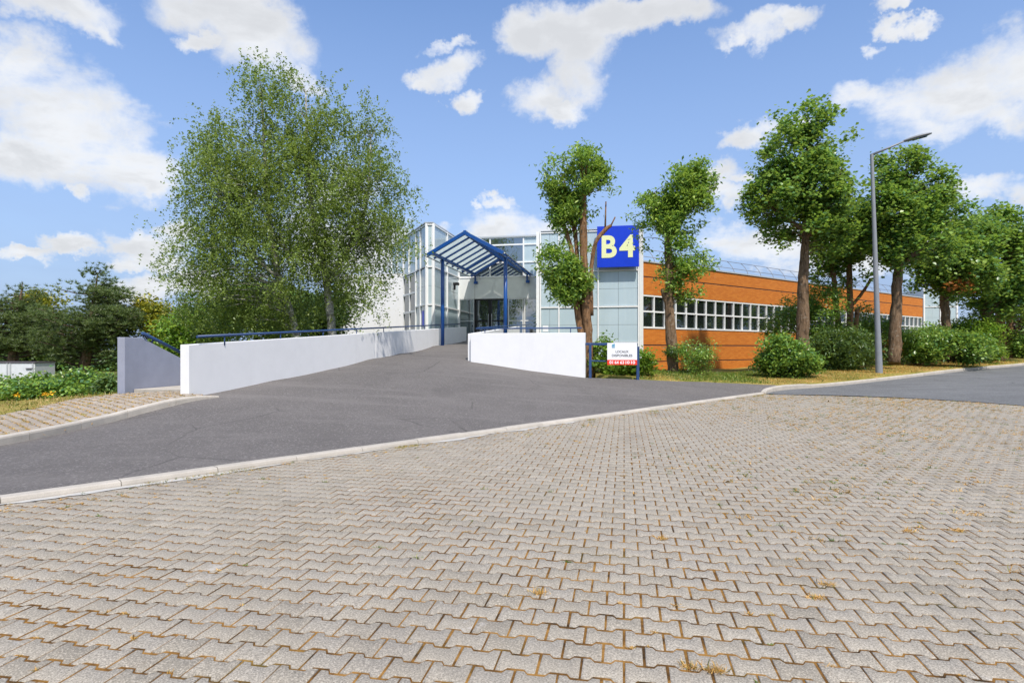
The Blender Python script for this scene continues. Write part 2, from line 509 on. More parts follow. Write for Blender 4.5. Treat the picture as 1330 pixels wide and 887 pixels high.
ctrl += [(4.3, 20.0, .46), (6.7, 20.6, .35), (8.0, 20.9, .29), (9.36, 21.2, .235), (8.45, 19.7, .05),
         (9.8, 20.9, .19), (11.36, 21.5, .24), (13.9, 22.9, .335), (17.3, 25.1, .46), (20.8, 27.4, .586), (27.6, 31.9, .727), (45, 43, 1.1), (60, 50, 1.3),
         (6.65, 30.3, .16), (13, 35, .30), (20, 40, .5), (36, 52, 1.0), (15.05, 24.5, .52), (12, 26, .42), (17, 30, .7), (26, 36, 1.0),
         (-9.3, 13.9, .40), (-9.3, 16, .40), (-10.0, 15.0, .33), (-9.76, 11.3, .14), (-8.8, 12.5, .30), (-12, 14, .12), (-20, 20, 0), (-15, 10, .02), (-25, 40, 0),
         (-10, 22, .1), (-8, 28, .5), (-12, 35, .3), (-15, 50, 0), (0, 60, 0),
         (0, 5, -.02), (5, 10, -.02), (10, 15, -.02), (8, 5, -.02), (12, 10, -.02), (0, -5, -.02), (12, 17.6, -.02), (25, 20, .2), (30, 10, .1), (20, 0, -.02),
         (-60, 60, -.3), (-60, 0, -.1), (0, -40, -.2), (60, -20, 0), (60, 100, 1.0), (-40, 110, -.3), (20, 110, 0)]
Hd = rbf(ctrl)
road_ctrl = [(8.6, 19.55, .01), (8.9, 19.3, .012), (12.2, 17.8, .012), (13.6, 15.4, .012), (14.5, 11, .012), (15, 0, .012), (15.3, -9, .012), (9.8, 20.8, .07), (11.36, 21.4, .12), (13.9, 22.8, .215),
             (17.3, 25.0, .34), (20.8, 27.3, .466), (27.6, 31.8, .607), (45, 42.9, .98), (60, 50, 1.18), (25, 20, .28), (40, 30, .7), (30, 5, .1), (70, 40, 1.1), (20, -8, 0)]
Hr = rbf(road_ctrl)

def smooth_line(pts, step=.5):
    pts = [np.asarray(p, float) for p in pts]
    out_ = []
    for i in range(len(pts) - 1):
        n = max(1, int(np.linalg.norm(pts[i + 1][:2] - pts[i][:2]) / step))
        for k in range(n): out_.append(pts[i] + (pts[i + 1] - pts[i]) * k / n)
    out_.append(pts[-1])
    return out_

def catmull(pts, n=6):
    pts = [np.asarray(p, float) for p in pts]
    q = [2 * pts[0] - pts[1]] + pts + [2 * pts[-1] - pts[-2]]
    r = []
    for i in range(1, len(q) - 2):
        for k in range(n):
            t = k / n
            r.append(.5 * ((2 * q[i]) + (-q[i - 1] + q[i + 1]) * t + (2 * q[i - 1] - 5 * q[i] + 4 * q[i + 1] - q[i + 2]) * t * t + (-q[i - 1] + 3 * q[i] - 3 * q[i + 1] + q[i + 2]) * t ** 3))
    r.append(pts[-1])
    return r

def inside(poly, x, y):
    poly = np.asarray(poly, float)
    x = np.asarray(x, float); y = np.asarray(y, float)
    c = np.zeros(x.shape, bool)
    j = len(poly) - 1
    for i in range(len(poly)):
        xi, yi = poly[i]; xj, yj = poly[j]
        cond = ((yi > y) != (yj > y))
        with np.errstate(divide='ignore', invalid='ignore'):
            xx = (xj - xi) * (y - yi) / (yj - yi + 1e-12) + xi
        c ^= cond & (x < xx)
        j = i
    return c

def sheet(name, poly, hf, mat, step=.5, skirt=0.0):
    poly = [np.asarray(p[:2], float) for p in smooth_line(list(poly) + [poly[0]], step)][:-1]
    pa = np.array(poly)
    xs = np.arange(pa[:, 0].min(), pa[:, 0].max(), step); ys = np.arange(pa[:, 1].min(), pa[:, 1].max(), step)
    gx, gy = np.meshgrid(xs, ys)
    ins = inside(pa, gx, gy)
    gp = np.stack([gx[ins], gy[ins]], 1)
    # keep grid points off the boundary
    if len(gp):
        keep = np.ones(len(gp), bool)
        for c in range(0, len(gp), 4000):
            dd = np.linalg.norm(gp[c:c + 4000, None] - pa[None], axis=2).min(1)
            keep[c:c + 4000] = dd > step * .45
        gp = gp[keep]
    verts = [Vector(p) for p in poly] + [Vector(p) for p in gp]
    n = len(poly)
    edges = [(i, (i + 1) % n) for i in range(n)]
    vo, eo, fo, *_ = geometry.delaunay_2d_cdt(verts, edges, [list(range(n))], 1, 1e-5)
    xy = np.array([(v[0], v[1]) for v in vo])
    z = hf(xy[:, 0], xy[:, 1])
    mb = MB(); mb.v = [(float(a), float(b), float(c)) for (a, b), c in zip(xy, z)]; mb.f = [tuple(f) for f in fo]
    o = mb.build(name, mat)
    me = o.data
    # normals up
    up = sum(p.normal.z for p in me.polygons)
    if up < 0: me.flip_normals()
    if skirt:
        import bmesh
        bm = bmesh.new(); bm.from_mesh(me)
        ed = [e for e in bm.edges if e.is_boundary]
        ret = bmesh.ops.extrude_edge_only(bm, edges=ed)
        for g_v in ret['geom']:
            if isinstance(g_v, bmesh.types.BMVert): g_v.co.z -= skirt
        bm.to_mesh(me); bm.free()
    for p in me.polygons: p.use_smooth = True
    o['kind'] = 'structure'
    return o

# polygons
KC = np.array([8.3, 19.4])
verge_front = [(4.35, 20.05), (6.7, 20.6), (8.2, 20.9), (9.36, 21.0)]
kerbR = catmull([(8.34, 19.50, .07), (8.75, 20.10, .15), (9.7, 20.80, .22), (11.36, 21.5, .24), (13.9, 22.9, .335), (17.3, 25.1, .46), (20.8, 27.4, .586), (27.6, 31.9, .727), (36, 37.3, .92), (45, 43, 1.1), (60, 50, 1.3)], 6)
kerbR = [np.array([k[0], k[1], max(k[2], float(Hd(k[0] - .1, k[1] + .1)) + .035) if k[0] < 10.5 else k[2]]) for k in kerbR]
left_kerb = catmull([(-6.45, 13.0), (-6.85, 12.2), (-7.35, 10.9), (-7.62, 8.6), (-8.6, 5), (-12, 0), (-20, -6)], 6)
left_kerb = [np.array([k[0], k[1], float(Hd(k[0], k[1])) + min(.14, .05 + .012 * i_)]) for i_, k in enumerate(left_kerb)]
inner0 = L(20.9, 5.6, 0)[:2]; inner1 = L(30.2, 5.5, 0)[:2]
drive_poly = [kerbF(-16), kerbF(19.1), (8.42, 19.85), (8.72, 20.22), (9.3, 20.72), verge_front[3], verge_front[2], verge_front[1], verge_front[0],
              (2.55, 20.35), (-1.4, 21.5), inner1 + .1 * R2, L(30.3, 3.0, 0)[:2], L(32.5, 3.0, 0)[:2], L(32.5, 9.4, 0)[:2], LW1 + np.array([-.1, 0]), LW0 + np.array([-.1, .1])] + \
             [k[:2] - np.array([.05, 0]) for k in left_kerb[2:]] + [np.array([-21, -9])]
sheet('driveway', drive_poly, lambda x, y: Hd(x, y) + .004, M['asphalt'], .45)
road_edge = [(8.55, 19.62), (8.75, 19.38), (10.2, 18.95), (11.4, 18.35), (12.3, 17.6), (13.0, 16.6), (13.6, 15.2), (14.1, 13.2), (14.5, 11), (14.9, 5), (15, 0), (15.2, -9)]
road_poly = [k[:2] for k in kerbR[1:]] + [(66, 46), (50, 33), (36, 22), (26, 12), (23, -9)] + road_edge[::-1]
sheet('road', road_poly, lambda x, y: np.maximum(Hr(x, y), .010), M['asphalt_road'], .8)
pave_poly = [kerbF(-16), kerbF(19.25)] + road_edge[1:] + [(-13, -9)]
# moss bed under pavers
pave_bed = [kerbF(-16), kerbF(19.2)] + [(x + .4, y) for x, y in road_edge[1:]] + [(-13, -9)]
sheet('paving_bed', pave_bed, lambda x, y: np.full(np.shape(x), -.0042), M['moss'], 2.0)
# verge: from the asphalt edge to behind the shrubs
verge_poly = [(4.35, 20.03)] + verge_front[1:] + [k[:2] + np.array([-.06, .08]) for k in kerbR[12:]] + [(60, 60), (30, 48), (10.5, 33.6), (6.5, 30.5), (3.2, 30), (3.0, 21)]
def verge_h(x, y):
    h = Hd(x, y) + .02
    return h + .02 * np.sin(x * 1.3) * np.cos(y * 1.1)
sheet('grass_verge', verge_poly, verge_h, M['verge'], .6, .3)
island_poly = [k[:2] for k in left_kerb] + [(-24, -4), (-16, 2), (-12.2, 6), (-10.3, 9.6), (-9.95, 11.6), (-10.0, 13.6), (-9.3, 13.9), (-7.25, 13.6), (-7.05, 12.85), (-6.62, 12.95)]
sheet('island_bed', island_poly, lambda x, y: Hd(x, y) + .045, M['verge'], .5, .1)
sheet('grass_strip', [(-24, -4), (-16, 2), (-12.2, 6), (-10.3, 9.6), (-9.95, 11.6), (-10.0, 13.8), (-10.0, 16), (-13, 16), (-18, 12), (-26, 6)], lambda x, y: Hd(x, y) + .04, M['verge'], .6)

# base ground: one sheet to the horizon
def grid_ground():
    a = np.concatenate([-np.geomspace(900, 34, 14), np.arange(-32, 62, 1.0), np.geomspace(64, 900, 14)])
    b = np.concatenate([-np.geomspace(900, 12, 14), np.arange(-10, 62, 1.0), np.geomspace(64, 1200, 14)])
    gx, gy = np.meshgrid(a, b)
    h = Hd(gx, gy) - .16
    far = np.clip((np.hypot(gx, gy - 20) - 70) / 60, 0, 1)
    h = h * (1 - far) + far * -.3
    inp = inside([kerbF(-16)] + [kerbF(19.2)] + [(12, 18), (15.5, 11), (16, -9), (-14, -10)], gx, gy)
    h[inp] = np.minimum(h[inp], -.2)
    h = np.where((gx > 8) & (gy < 45) & (gx > 8 + 0), np.minimum(h, np.where(gx < 75, np.maximum(Hr(gx, gy), -.1) - .25, h)), h)
    nx, ny = len(a), len(b)
    V = np.stack([gx.ravel(), gy.ravel(), h.ravel()], 1)
    i, j = np.meshgrid(np.arange(nx - 1), np.arange(ny - 1))
    q = (j * nx + i).ravel()
    idx = np.stack([q, q + 1, q + nx + 1, q + nx], 1)
    o = obj_arrays('ground', V, idx, 4, M['ground'], smooth=True)
    o['kind'] = 'structure'
grid_ground()

# ------------------------------------------------------------------ pavers
def pavers(name, poly, hf, mat, Pw=.2, Rr=.165, amp=.0145, gap=.0058, rough=0.0015, ang=A, tilt=0):
    r = np.array([math.cos(ang), -math.sin(ang)]); d = np.array([math.sin(ang), math.cos(ang)])
    pa = np.array([np.asarray(p[:2], float) for p in poly])
    a = pa @ r; b = pa @ d
    js = np.arange(math.floor(b.min() / Rr), math.ceil(b.max() / Rr) + 1)
    is_ = np.arange(math.floor(a.min() / Pw), math.ceil(a.max() / Pw) + 1)
    I, J = np.meshgrid(is_, js)
    ca = (I + .5 * (J % 2)) * Pw; cb2 = J * Rr
    cx = ca * r[0] + cb2 * d[0]; cy = ca * r[1] + cb2 * d[1]
    k = inside(pa, cx, cy)
    ca, cb2, cx, cy = ca[k], cb2[k], cx[k], cy[k]
    # cull those never near the view
    vis = (cy > .9) & (np.abs(cx) < cy * 1.15 + 2.5)
    ca, cb2, cx, cy = ca[vis], cb2[vis], cx[vis], cy[vis]
    n = len(ca)
    g = gap
    top = [(-Pw / 2, amp), (-Pw * .29, amp), (-Pw * .20, -amp), (Pw * .20, -amp), (Pw * .29, amp), (Pw / 2, amp)]
    hx, hy = Rr / 2, 0
    outl = [(x, Rr / 2 + y) for x, y in top] + [(x, -Rr / 2 - y) for x, y in top[::-1]]
    outl = np.array(outl)
    def inset(g_):
        o_ = outl.copy()
        o_[:, 0] = np.sign(o_[:, 0]) * (np.abs(o_[:, 0]) - np.where(np.abs(o_[:, 0]) > Pw * .45, g_, 0))
        o_[:, 1] = np.sign(o_[:, 1]) * (np.abs(o_[:, 1]) - g_ * 1.5)
        return o_
    ro, ri = inset(g), inset(g + .0035)
    m_ = len(outl)
    rx = RNG.normal(0, .0012, (n, 1)); ry = RNG.normal(0, .0012, (n, 1)); rz = np.clip(RNG.normal(0, rough, (n, 1)), -1.6 * rough, 2 * rough)
    th = RNG.normal(0, .006, (n, 1)); sl = RNG.normal(0, tilt, (n, 2))
    def ring(o_, z):
        px = o_[None, :, 0] * np.cos(th) - o_[None, :, 1] * np.sin(th) + rx + ca[:, None]
        py = o_[None, :, 0] * np.sin(th) + o_[None, :, 1] * np.cos(th) + ry + cb2[:, None]
        X = px * r[0] + py * d[0]; Y = px * r[1] + py * d[1]
        Z = z + rz + (px - ca[:, None]) * sl[:, :1] + (py - cb2[:, None]) * sl[:, 1:] + hf(X, Y)
        return np.stack([X, Y, Z], 2)
    V = np.concatenate([ring(ri, 0), ring(ro, -.0028), ring(ro, -.03)], 1)   # n,36,3
    V = V.reshape(-1, 3)
    base = (np.arange(n) * 3 * m_)[:, None]
    loops, sizes = [], []
    # reverse orientation (outline is clockwise)
    topf = base + np.arange(m_)[::-1][None]
    k0 = np.arange(m_); k1 = (k0 + 1) % m_
    q1 = np.stack([k0, k1, k1 + m_, k0 + m_], 1).ravel()
    q2 = np.stack([k0 + m_, k1 + m_, k1 + 2 * m_, k0 + 2 * m_], 1).ravel()
    qa = base + q1[None]; qb = base + q2[None]
    idx = np.concatenate([topf, qa, qb], 1).ravel()
    sizes = np.tile(np.array([m_] + [4] * (2 * m_)), n)
    o = obj_arrays(name, V, idx, sizes, mat)
    o['kind'] = 'structure'
    return o
pavers('paving', pave_poly, lambda x, y: np.zeros(np.shape(x)) + .0015 * np.sin(x * 1.7) * np.sin(y * 1.3), M['paver'])
isl_in = [k[:2] + np.array([-.22, .0]) for k in left_kerb] + island_poly[len(left_kerb):]
pavers('island_paving', isl_in, lambda x, y: Hd(x, y) + .055, M['paver_old'], Pw=.2, Rr=.165, gap=.011, rough=.006, tilt=.05, ang=A + .5)

# ------------------------------------------------------------------ kerbs
def kerb(name, line, width, side, mat, depth=.2, cham=.02, stone=1.0, gap=.008):
    """line of (x,y,ztop); side=+1 body to the left of direction"""
    pts = smooth_line(line, .2)
    cum = [0]
    for i in range(1, len(pts)): cum.append(cum[-1] + np.linalg.norm(pts[i][:2] - pts[i - 1][:2]))
    cum = np.array(cum); arr = np.array(pts)
    mb = MB()
    s = 0
    while s < cum[-1] - .05:
        e = min(s + stone - gap, cum[-1])
        ss = np.linspace(s, e, 5)
        rings = []
        dz = random.uniform(-.004, .004)
        for q in ss:
            p = np.array([np.interp(q, cum, arr[:, c]) for c in range(3)])
            q2 = min(q + .15, cum[-1]); q0 = max(q - .15, 0)
            t = np.array([np.interp(q2, cum, arr[:, c]) - np.interp(q0, cum, arr[:, c]) for c in range(2)]); t /= np.linalg.norm(t)
            nrm = np.array([-t[1], t[0]]) * side
            z = p[2] + dz
            prof = [(0, z - depth), (0, z - cham * 1.4), (cham * .35, z - cham * .4), (cham * 1.2, z), (width - cham * .6, z), (width, z - cham * .6), (width, z - depth)]
            rings.append([(p[0] + nrm[0] * a, p[1] + nrm[1] * a, zz) for a, zz in prof])
        m_ = 7; vs = [v for r in rings for v in r]; fs = []
        for i in range(4):
            for k in range(m_ - 1):
                fs.append((i * m_ + k, i * m_ + k + 1, (i + 1) * m_ + k + 1, (i + 1) * m_ + k))
        fs.append(tuple(range(m_))); fs.append(tuple(4 * m_ + k for k in range(m_ - 1, -1, -1)))
        mb.add(vs, fs)
        s += stone
    o = mb.build(name, mat); o['kind'] = 'structure'
    return o
kerb('kerb', [np.array([*kerbF(s), .065]) + np.array([.03, -.03, 0]) for s in np.linspace(-15, 19.2, 40)], .17, +1, M['kerb'], cham=.03)
kerb('kerb', kerbR, .16, +1, M['kerb'], cham=.03)
kerb('kerb', [p + np.array([0.03, 0, 0]) for p in left_kerb], .15, +1 if False else -1, M['kerb'], cham=.025)
# white bedding strip along the front kerb, ragged edge
mb = MB(); vs = []; fs = []
ss = np.arange(-14, 13, .12); n_ = len(ss)
KN = np.array([.722, -.692])
w_ = 0
wd = []
for i in range(n_):
    w_ = .7 * w_ + .3 * random.uniform(-1, 1)
    wd.append(max(.0, .07 + .16 * w_ + .06 * math.sin(ss[i] * 1.1) + .05 * math.sin(ss[i] * 3.7) - .012 * max(0, ss[i] - 4)))
for i, s in enumerate(ss):
    p = kerbF(s)
    vs += [(*(p + KN * .02), .0065), (*(p + KN * (.04 + wd[i])), .0055)]
for i in range(n_ - 1): fs.append((2 * i, 2 * i + 1, 2 * i + 3, 2 * i + 2))
mb.add(vs, fs)
o = mb.build('kerb_bedding', M['kerb_strip']); o['kind'] = 'structure'

# ------------------------------------------------------------------ walls with rails
def wall_strip(mb, pts, thick, side, z0s, z1s):
    pts = [np.asarray(p, float) for p in pts]
    n = len(pts)
    for i in range(n - 1):
        t = pts[i + 1] - pts[i]; t /= np.linalg.norm(t)
        nr = np.array([-t[1], t[0]]) * side * thick
        a, b = pts[i], pts[i + 1]; c, d = b + nr, a + nr
        if side > 0:
            q = [a, b, c, d]; zi = [i, i + 1, i + 1, i]
        else:
            q = [a, d, c, b]; zi = [i, i, i + 1, i + 1]
        mb.hexa([(*q[k], z0s[zi[k]]) for k in range(4)] + [(*q[k], z1s[zi[k]]) for k in range(4)])

def handrail(parent, p0, p1, nposts, postlen, r=.026, mat='blue_dark', first=.08, last=.92):
    p0 = np.asarray(p0, float); p1 = np.asarray(p1, float)
    o = MB().tube([p0, p0 * .5 + p1 * .5, p1], r, 10).build('handrail', M[mat], parent, smooth=True)
    for k in range(nposts):
        t = first + (last - first) * k / max(1, nposts - 1)
        p = p0 + (p1 - p0) * t
        MB().tube([p - [0, 0, postlen], p - [0, 0, .005]], .016, 8).build('rail_post', M[mat], o, smooth=True)

# left wall
zt0 = EYE + (HV - 447.8) / F * 12.8; zt1 = EYE + (HV - 424.5) / F * 32.0
t_ = thing('ramp_wall', 'long white rendered wall rising up the left side of the ramp with a blue rail', 'wall', (*LW0, 0), 'white walls of the entrance ramp')
jt = .452
def lwz(t): return zt0 + (zt1 - zt0) * t
for (ta, tb) in ((0, jt - .0006), (jt + .0006, 1)):
    mb = MB(); wall_strip(mb, [lw(ta), lw(tb)], .22, +1, [-.4, .6 if ta == 0 else 1.0], [lwz(ta), lwz(tb)])
    mb.build('wall_body', M['white_wall'], t_, bevel=.012)
ro = np.array([-.11, .03, 0])
pr0 = np.array([*lw(.0135), 0]); pr0 = P(256, 437.2, 13.0)
pr1 = P(597, 420.8, 32.2)
handrail(t_, pr0 + ro * 0, pr1, 9, .23, .03, first=.045, last=.95)
# cables on the front right wall
def rw(t): return RW0 + (RW1 - RW0) * t
t_ = thing('ramp_wall', 'short white rendered wall facing the street right of the ramp, blue rail on top', 'wall', (*RW0, .5), 'white walls of the entrance ramp')
mb = MB(); wall_strip(mb, [rw(0), rw(1)], .22, +1, [-.3, -.3], [2.06, 2.05]); mb.build('wall_body', M['white_wall'], t_, bevel=.012)
handrail(t_, P(618, 426.8, 21.5), P(755.5, 426.0, 20.45), 3, .17, .028, first=.09, last=.9)
t_ = thing('ramp_wall', 'white parapet wall behind the short front wall, running back to the entrance door', 'wall', (*inner0, 1), 'white walls of the entrance ramp')
mb = MB(); wall_strip(mb, [inner0 + .05 * D2, inner1], .2, -1, [-.2, .8], [2.05, EYE + 29 / F * 30.7]); mb.build('wall_body', M['white_wall'], t_, bevel=.012)
handrail(t_, P(620, 426.0, 21.9), P(698, 420.8, 31.5), 5, .16, .024, first=.05, last=.75)

# grey stair wall on the left
G0 = np.array([-9.15, 14.0])
t_ = thing('stair_wall', 'grey rendered wall with a sloping top and a slanted blue rail beside the stairs', 'wall', (*G0, .3))
mb = MB()
q = [G0 + D2 * a for a in (0, .5, 2.4)]
nrw = -R2 * .2
prof = [(0, 0), (2.4, 0), (2.4, 1.02), (.5, EYE + 15 / F * 14), (0, EYE + 15 / F * 14)]
vs_ = [(*(G0 + D2 * a), z) for a, z in prof] + [(*(G0 + D2 * a + nrw), z) for a, z in prof]
mb.add(vs_, [(0, 1, 2, 3, 4), (9, 8, 7, 6, 5)] + [(i, (i + 1) % 5, 5 + (i + 1) % 5, 5 + i) for i in range(5)])
mb.build('wall_body', M['grey_wall'], t_, bevel=.01)
hr = MB().tube([P(185, 432.5, 14.5), P(215, 447.5, 15.3), P(249, 465, 16.3)], .04, 10).build('handrail', M['blue_dark'], t_, smooth=True)
MB().tube([P(199, 439.5, 14.9), P(197, 446, 14.9)], .018, 8).build('rail_post', M['blue_dark'], hr, smooth=True)
# slab by the stair
sl = MB(); sp = [G0 + R2 * .02 + D2 * .25, G0 + R2 * 2.1 + D2 * .5, G0 + R2 * 2.0 + D2 * 2.4, G0 + R2 * .02 + D2 * 2.4]
sl.prism([tuple(p) for p in sp], .1, .53)
o = sl.build('concrete_landing', M['kerb'], bevel=.01); o['kind'] = 'structure'

# ------------------------------------------------------------------ text
def text_mesh(name, s, width, height, origin, ex, ez, depth, mat, parent, bold=.03, out=None, label=None, spacing=1.0):
    """centre text at origin in plane ex (3D right), ez (3D up)"""
    cu = bpy.data.curves.new('lettering', 'FONT'); cu.body = s; cu.align_x = 'LEFT'
    cu.offset = bold; cu.extrude = .05; cu.resolution_u = 6; cu.space_character = spacing
    tmp = bpy.data.objects.new('lettering_tmp', cu); COL.objects.link(tmp)
    bpy.context.view_layer.update()
    dg = bpy.context.evaluated_depsgraph_get()
    me = bpy.data.meshes.new_from_object(tmp.evaluated_get(dg))
    bpy.data.objects.remove(tmp); bpy.data.curves.remove(cu)
    co = np.array([v.co[:] for v in me.vertices])
    mn, mx = co.min(0), co.max(0)
    ex = np.asarray(ex, float); ez = np.asarray(ez, float); nn = np.cross(ex, ez)
    u = ((co[:, 0] - mn[0]) / (mx[0] - mn[0]) - .5) * width
    v = ((co[:, 1] - mn[1]) / (mx[1] - mn[1]) - .5) * height
    w = ((co[:, 2] - mn[2]) / (mx[2] - mn[2])) * depth
    off = origin_of(parent)
    new = np.asarray(origin, float) - off + u[:, None] * ex + v[:, None] * ez + w[:, None] * nn
    me.vertices.foreach_set('co', new.astype(np.float32).ravel())
    me.update(); me.name = name
    me.materials.clear(); me.materials.append(mat)
    o = bpy.data.objects.new(name, me); link(o, parent)
    if label: o['label'] = label
    return o

# ------------------------------------------------------------------ fence and board
t_ = thing('railing_fence', 'dark blue tubular railing carrying the letting board, right of the front white wall', 'railing', (3.5, 20.1, .45))
q0 = P(760.5, 446.8, 20.33); q1 = P(766.5, 446.8, 20.28); q2 = P(828, 446.8, 20.0)
for nm, pu, pv in (('post', 766.5, 491.5), ('post', 828.3, 494.5)):
    b = P(pu, pv, 20.28 if pu < 800 else 20.0); 
    top = b.copy(); top[2] = EYE + (HV - (446 if pu < 800 else 450)) / F * b[1]
    b[2] -= .1
    MB().bar(b, top, .085 if pu < 800 else .095, .085).build('post', M['blue_dark'], t_, bevel=.006)
MB().bar(q0, q2, .05, .085).build('top_rail', M['blue_dark'], t_, bevel=.005)
MB().bar(P(766.5, 468.5, 20.3), P(828, 470, 20.0), .04, .045).build('mid_rail', M['blue_dark'], t_, bevel=.004)
ex = np.array([R2[0], R2[1], 0]); nn = np.array([-D2[0], -D2[1], 0])
bc = P(808, 459.6, 19.95); bw, bh = .985, .74
t_ = thing('letting_board', 'white and red board advertising premises, fixed to the blue railing', 'sign board', bc)
def plate(mbx, c, w, h, d0, d1, ez=(0, 0, 1)):
    c = np.asarray(c, float); ez = np.asarray(ez, float)
    q = lambda a, b, d: c + ex * a * w / 2 + ez * b * h / 2 + nn * d
    return mbx.hexa([q(-1, -1, d0), q(1, -1, d0), q(1, -1, d1), q(-1, -1, d1), q(-1, 1, d0), q(1, 1, d0), q(1, 1, d1), q(-1, 1, d1)])
plate(MB(), bc, bw, bh, 0, .02).build('panel', M['white_board'], t_)
plate(MB(), bc - [0, 0, bh / 2 - .085], bw, .17, .0201, .023).build('red_band', M['red'], t_)
Z3 = (0, 0, 1)
face = .0232
for k_, pr in enumerate(('01', '64', '63', '10', '10')):
    text_mesh('lettering', pr, .135 if k_ else .12, .105, bc + nn * (face + .001) + ex * (-.36 + .18 * k_) - [0, 0, bh / 2 - .085], ex, Z3, .002, M['white_board'], t_, .03)
text_mesh('lettering', 'LOCAUX', .43, .085, bc + nn * .0205 - [0, 0, -.075], ex, Z3, .002, M['ink'], t_, .022)
text_mesh('lettering', 'DISPONIBLES', .68, .085, bc + nn * .0205 - [0, 0, .055], ex, Z3, .002, M['ink'], t_, .022)
mb = MB()
lc = bc - ex * .29 + np.array([0, 0, .27])
for dz in (-.06, -.03, 0): plate(mb, lc + [0, 0, dz], .105, .02, .0203, .0225)
lq = lambda a, z, d: lc + ex * a + np.array([0, 0, z]) + nn * d
mb.hexa([lq(-.05, .015, .0203), lq(.05, .015, .0203), lq(.05, .015, .0225), lq(-.05, .015, .0225),
         lq(-.05, .04, .0203), lq(.05, .075, .0203), lq(.05, .075, .0225), lq(-.05, .04, .0225)])
mb.build('logo', M['logo_blue'], t_)

# ------------------------------------------------------------------ the office building
P0 = np.array([6.65, 30.3]); TLq = 5.24
TL = P0 - R2 * TLq
NB = -D2                      # outward from tower front
MBk = np.array([-math.cos(B_ANG), math.sin(B_ANG)])   # inward from brick wall (to back-left)
NBk = -MBk
LB = 36.8
P1 = P0 + E2 * LB
ZT = 7.6
bld = thing('office_building', 'office building with blue glass towers, glazed entrance and a long orange brick wing', 'building', (*P0, 0))
# brick wall heights (above eye)
hs = dict(top=4.45, j1=3.70, wt=2.79, wm=1.925, wb=1.05, j2=.19, j3=-.66, base=-1.6)
ztop = EYE + hs['top']
def brick_piece(a0, a1, z0, z1):
    MB().obox(P0, E2, NBk, a0, a1, -.35, 0, z0, z1).build('brick_wall', M['brick'], bld)
g_ = .03
levels = [(hs['base'], hs['j3'] - g_), (hs['j3'] + g_, hs['j2'] - g_), (hs['j2'] + g_, hs['wb']), (hs['wt'], hs['j1'] - g_), (hs['j1'] + g_, hs['top'])]
wc = .894
nwin = int(LB / wc)
for a, b in levels:
    brick_piece(.05, LB, EYE + a, EYE + b)
for j in ('j1', 'j2', 'j3'):
    MB().obox(P0, E2, NBk, .05, LB - .01, -.34, -.03, EYE + hs[j] - g_, EYE + hs[j] + g_).build('joint_strip', M['joint_grey'], bld)
MB().obox(P0, E2, NBk, .02, LB + .02, -.4, .05, ztop, ztop + .07).build('coping', M['alu'], bld)
# dark body behind and roof
mb = MB(); mb.prism([tuple(P0 + E2 * .3 + MBk * .36), tuple(P1 + MBk * .36), tuple(P1 + MBk * 24), tuple(P0 + MBk * 24 + E2 * 4)], -.5, ztop - .1)
mb.build('roof', M['roof'], bld)
for i in range(nwin):
    a0 = .08 + i * wc; a1 = a0 + wc
    if a1 > LB: break
    mb = MB(); fw = .034
    z0, z1, zm = EYE + hs['wb'], EYE + hs['wt'], EYE + hs['wm']
    mb.obox(P0, E2, NBk, a0, a0 + fw, -.16, -.02, z0 + .09, z1 - .09)
    mb.obox(P0, E2, NBk, a1 - fw, a1 - .002, -.16, -.02, z0 + .09, z1 - .09)
    mb.obox(P0, E2, NBk, a0, a1 - .002, -.16, -.015, z1 - .09, z1 - .002)
    mb.obox(P0, E2, NBk, a0, a1 - .002, -.16, .03, z0 + .002, z0 + .09)
    mb.obox(P0, E2, NBk, a0 + fw, a1 - fw, -.15, -.025, zm - .04, zm + .04)
    fr = mb.build('window', M['white_metal'], bld)
    pm = MB()
    for za, zb in ((z0 + .09, zm - .05), (zm + .05, z1 - .09)):
        tl = random.uniform(-.006, .006)
        pm.obox(P0, E2, NBk, a0 + fw, a1 - fw, -.12, -.10 + tl, za, zb)
    pm.build('pane', M['window_glass'], fr)
# roof guard rail with inward-bent posts
for i in range(25):
    a = .6 + i * 1.5
    if a > LB: break
    base = P0 + E2 * a + MBk * .9
    pts = []
    for k in range(6):
        tt = k / 5
        pts.append((*(base + MBk * (.55 * tt ** 2.2)), ztop - .1 + 1.12 * tt ** .9))
    MB().tube(pts, .017, 6).build('guard_post', M['rail_thin'], bld, smooth=True)
for k in (2.6, 5):
    tt = k / 5
    q = MBk * (.9 + .55 * tt ** 2.2); z = ztop - .1 + 1.12 * tt ** .9
    MB().tube([(*(P0 + E2 * .3 + q), z), (*(P1 + q), z)], .017, 6).build('guard_rail', M['rail_thin'], bld, smooth=True)

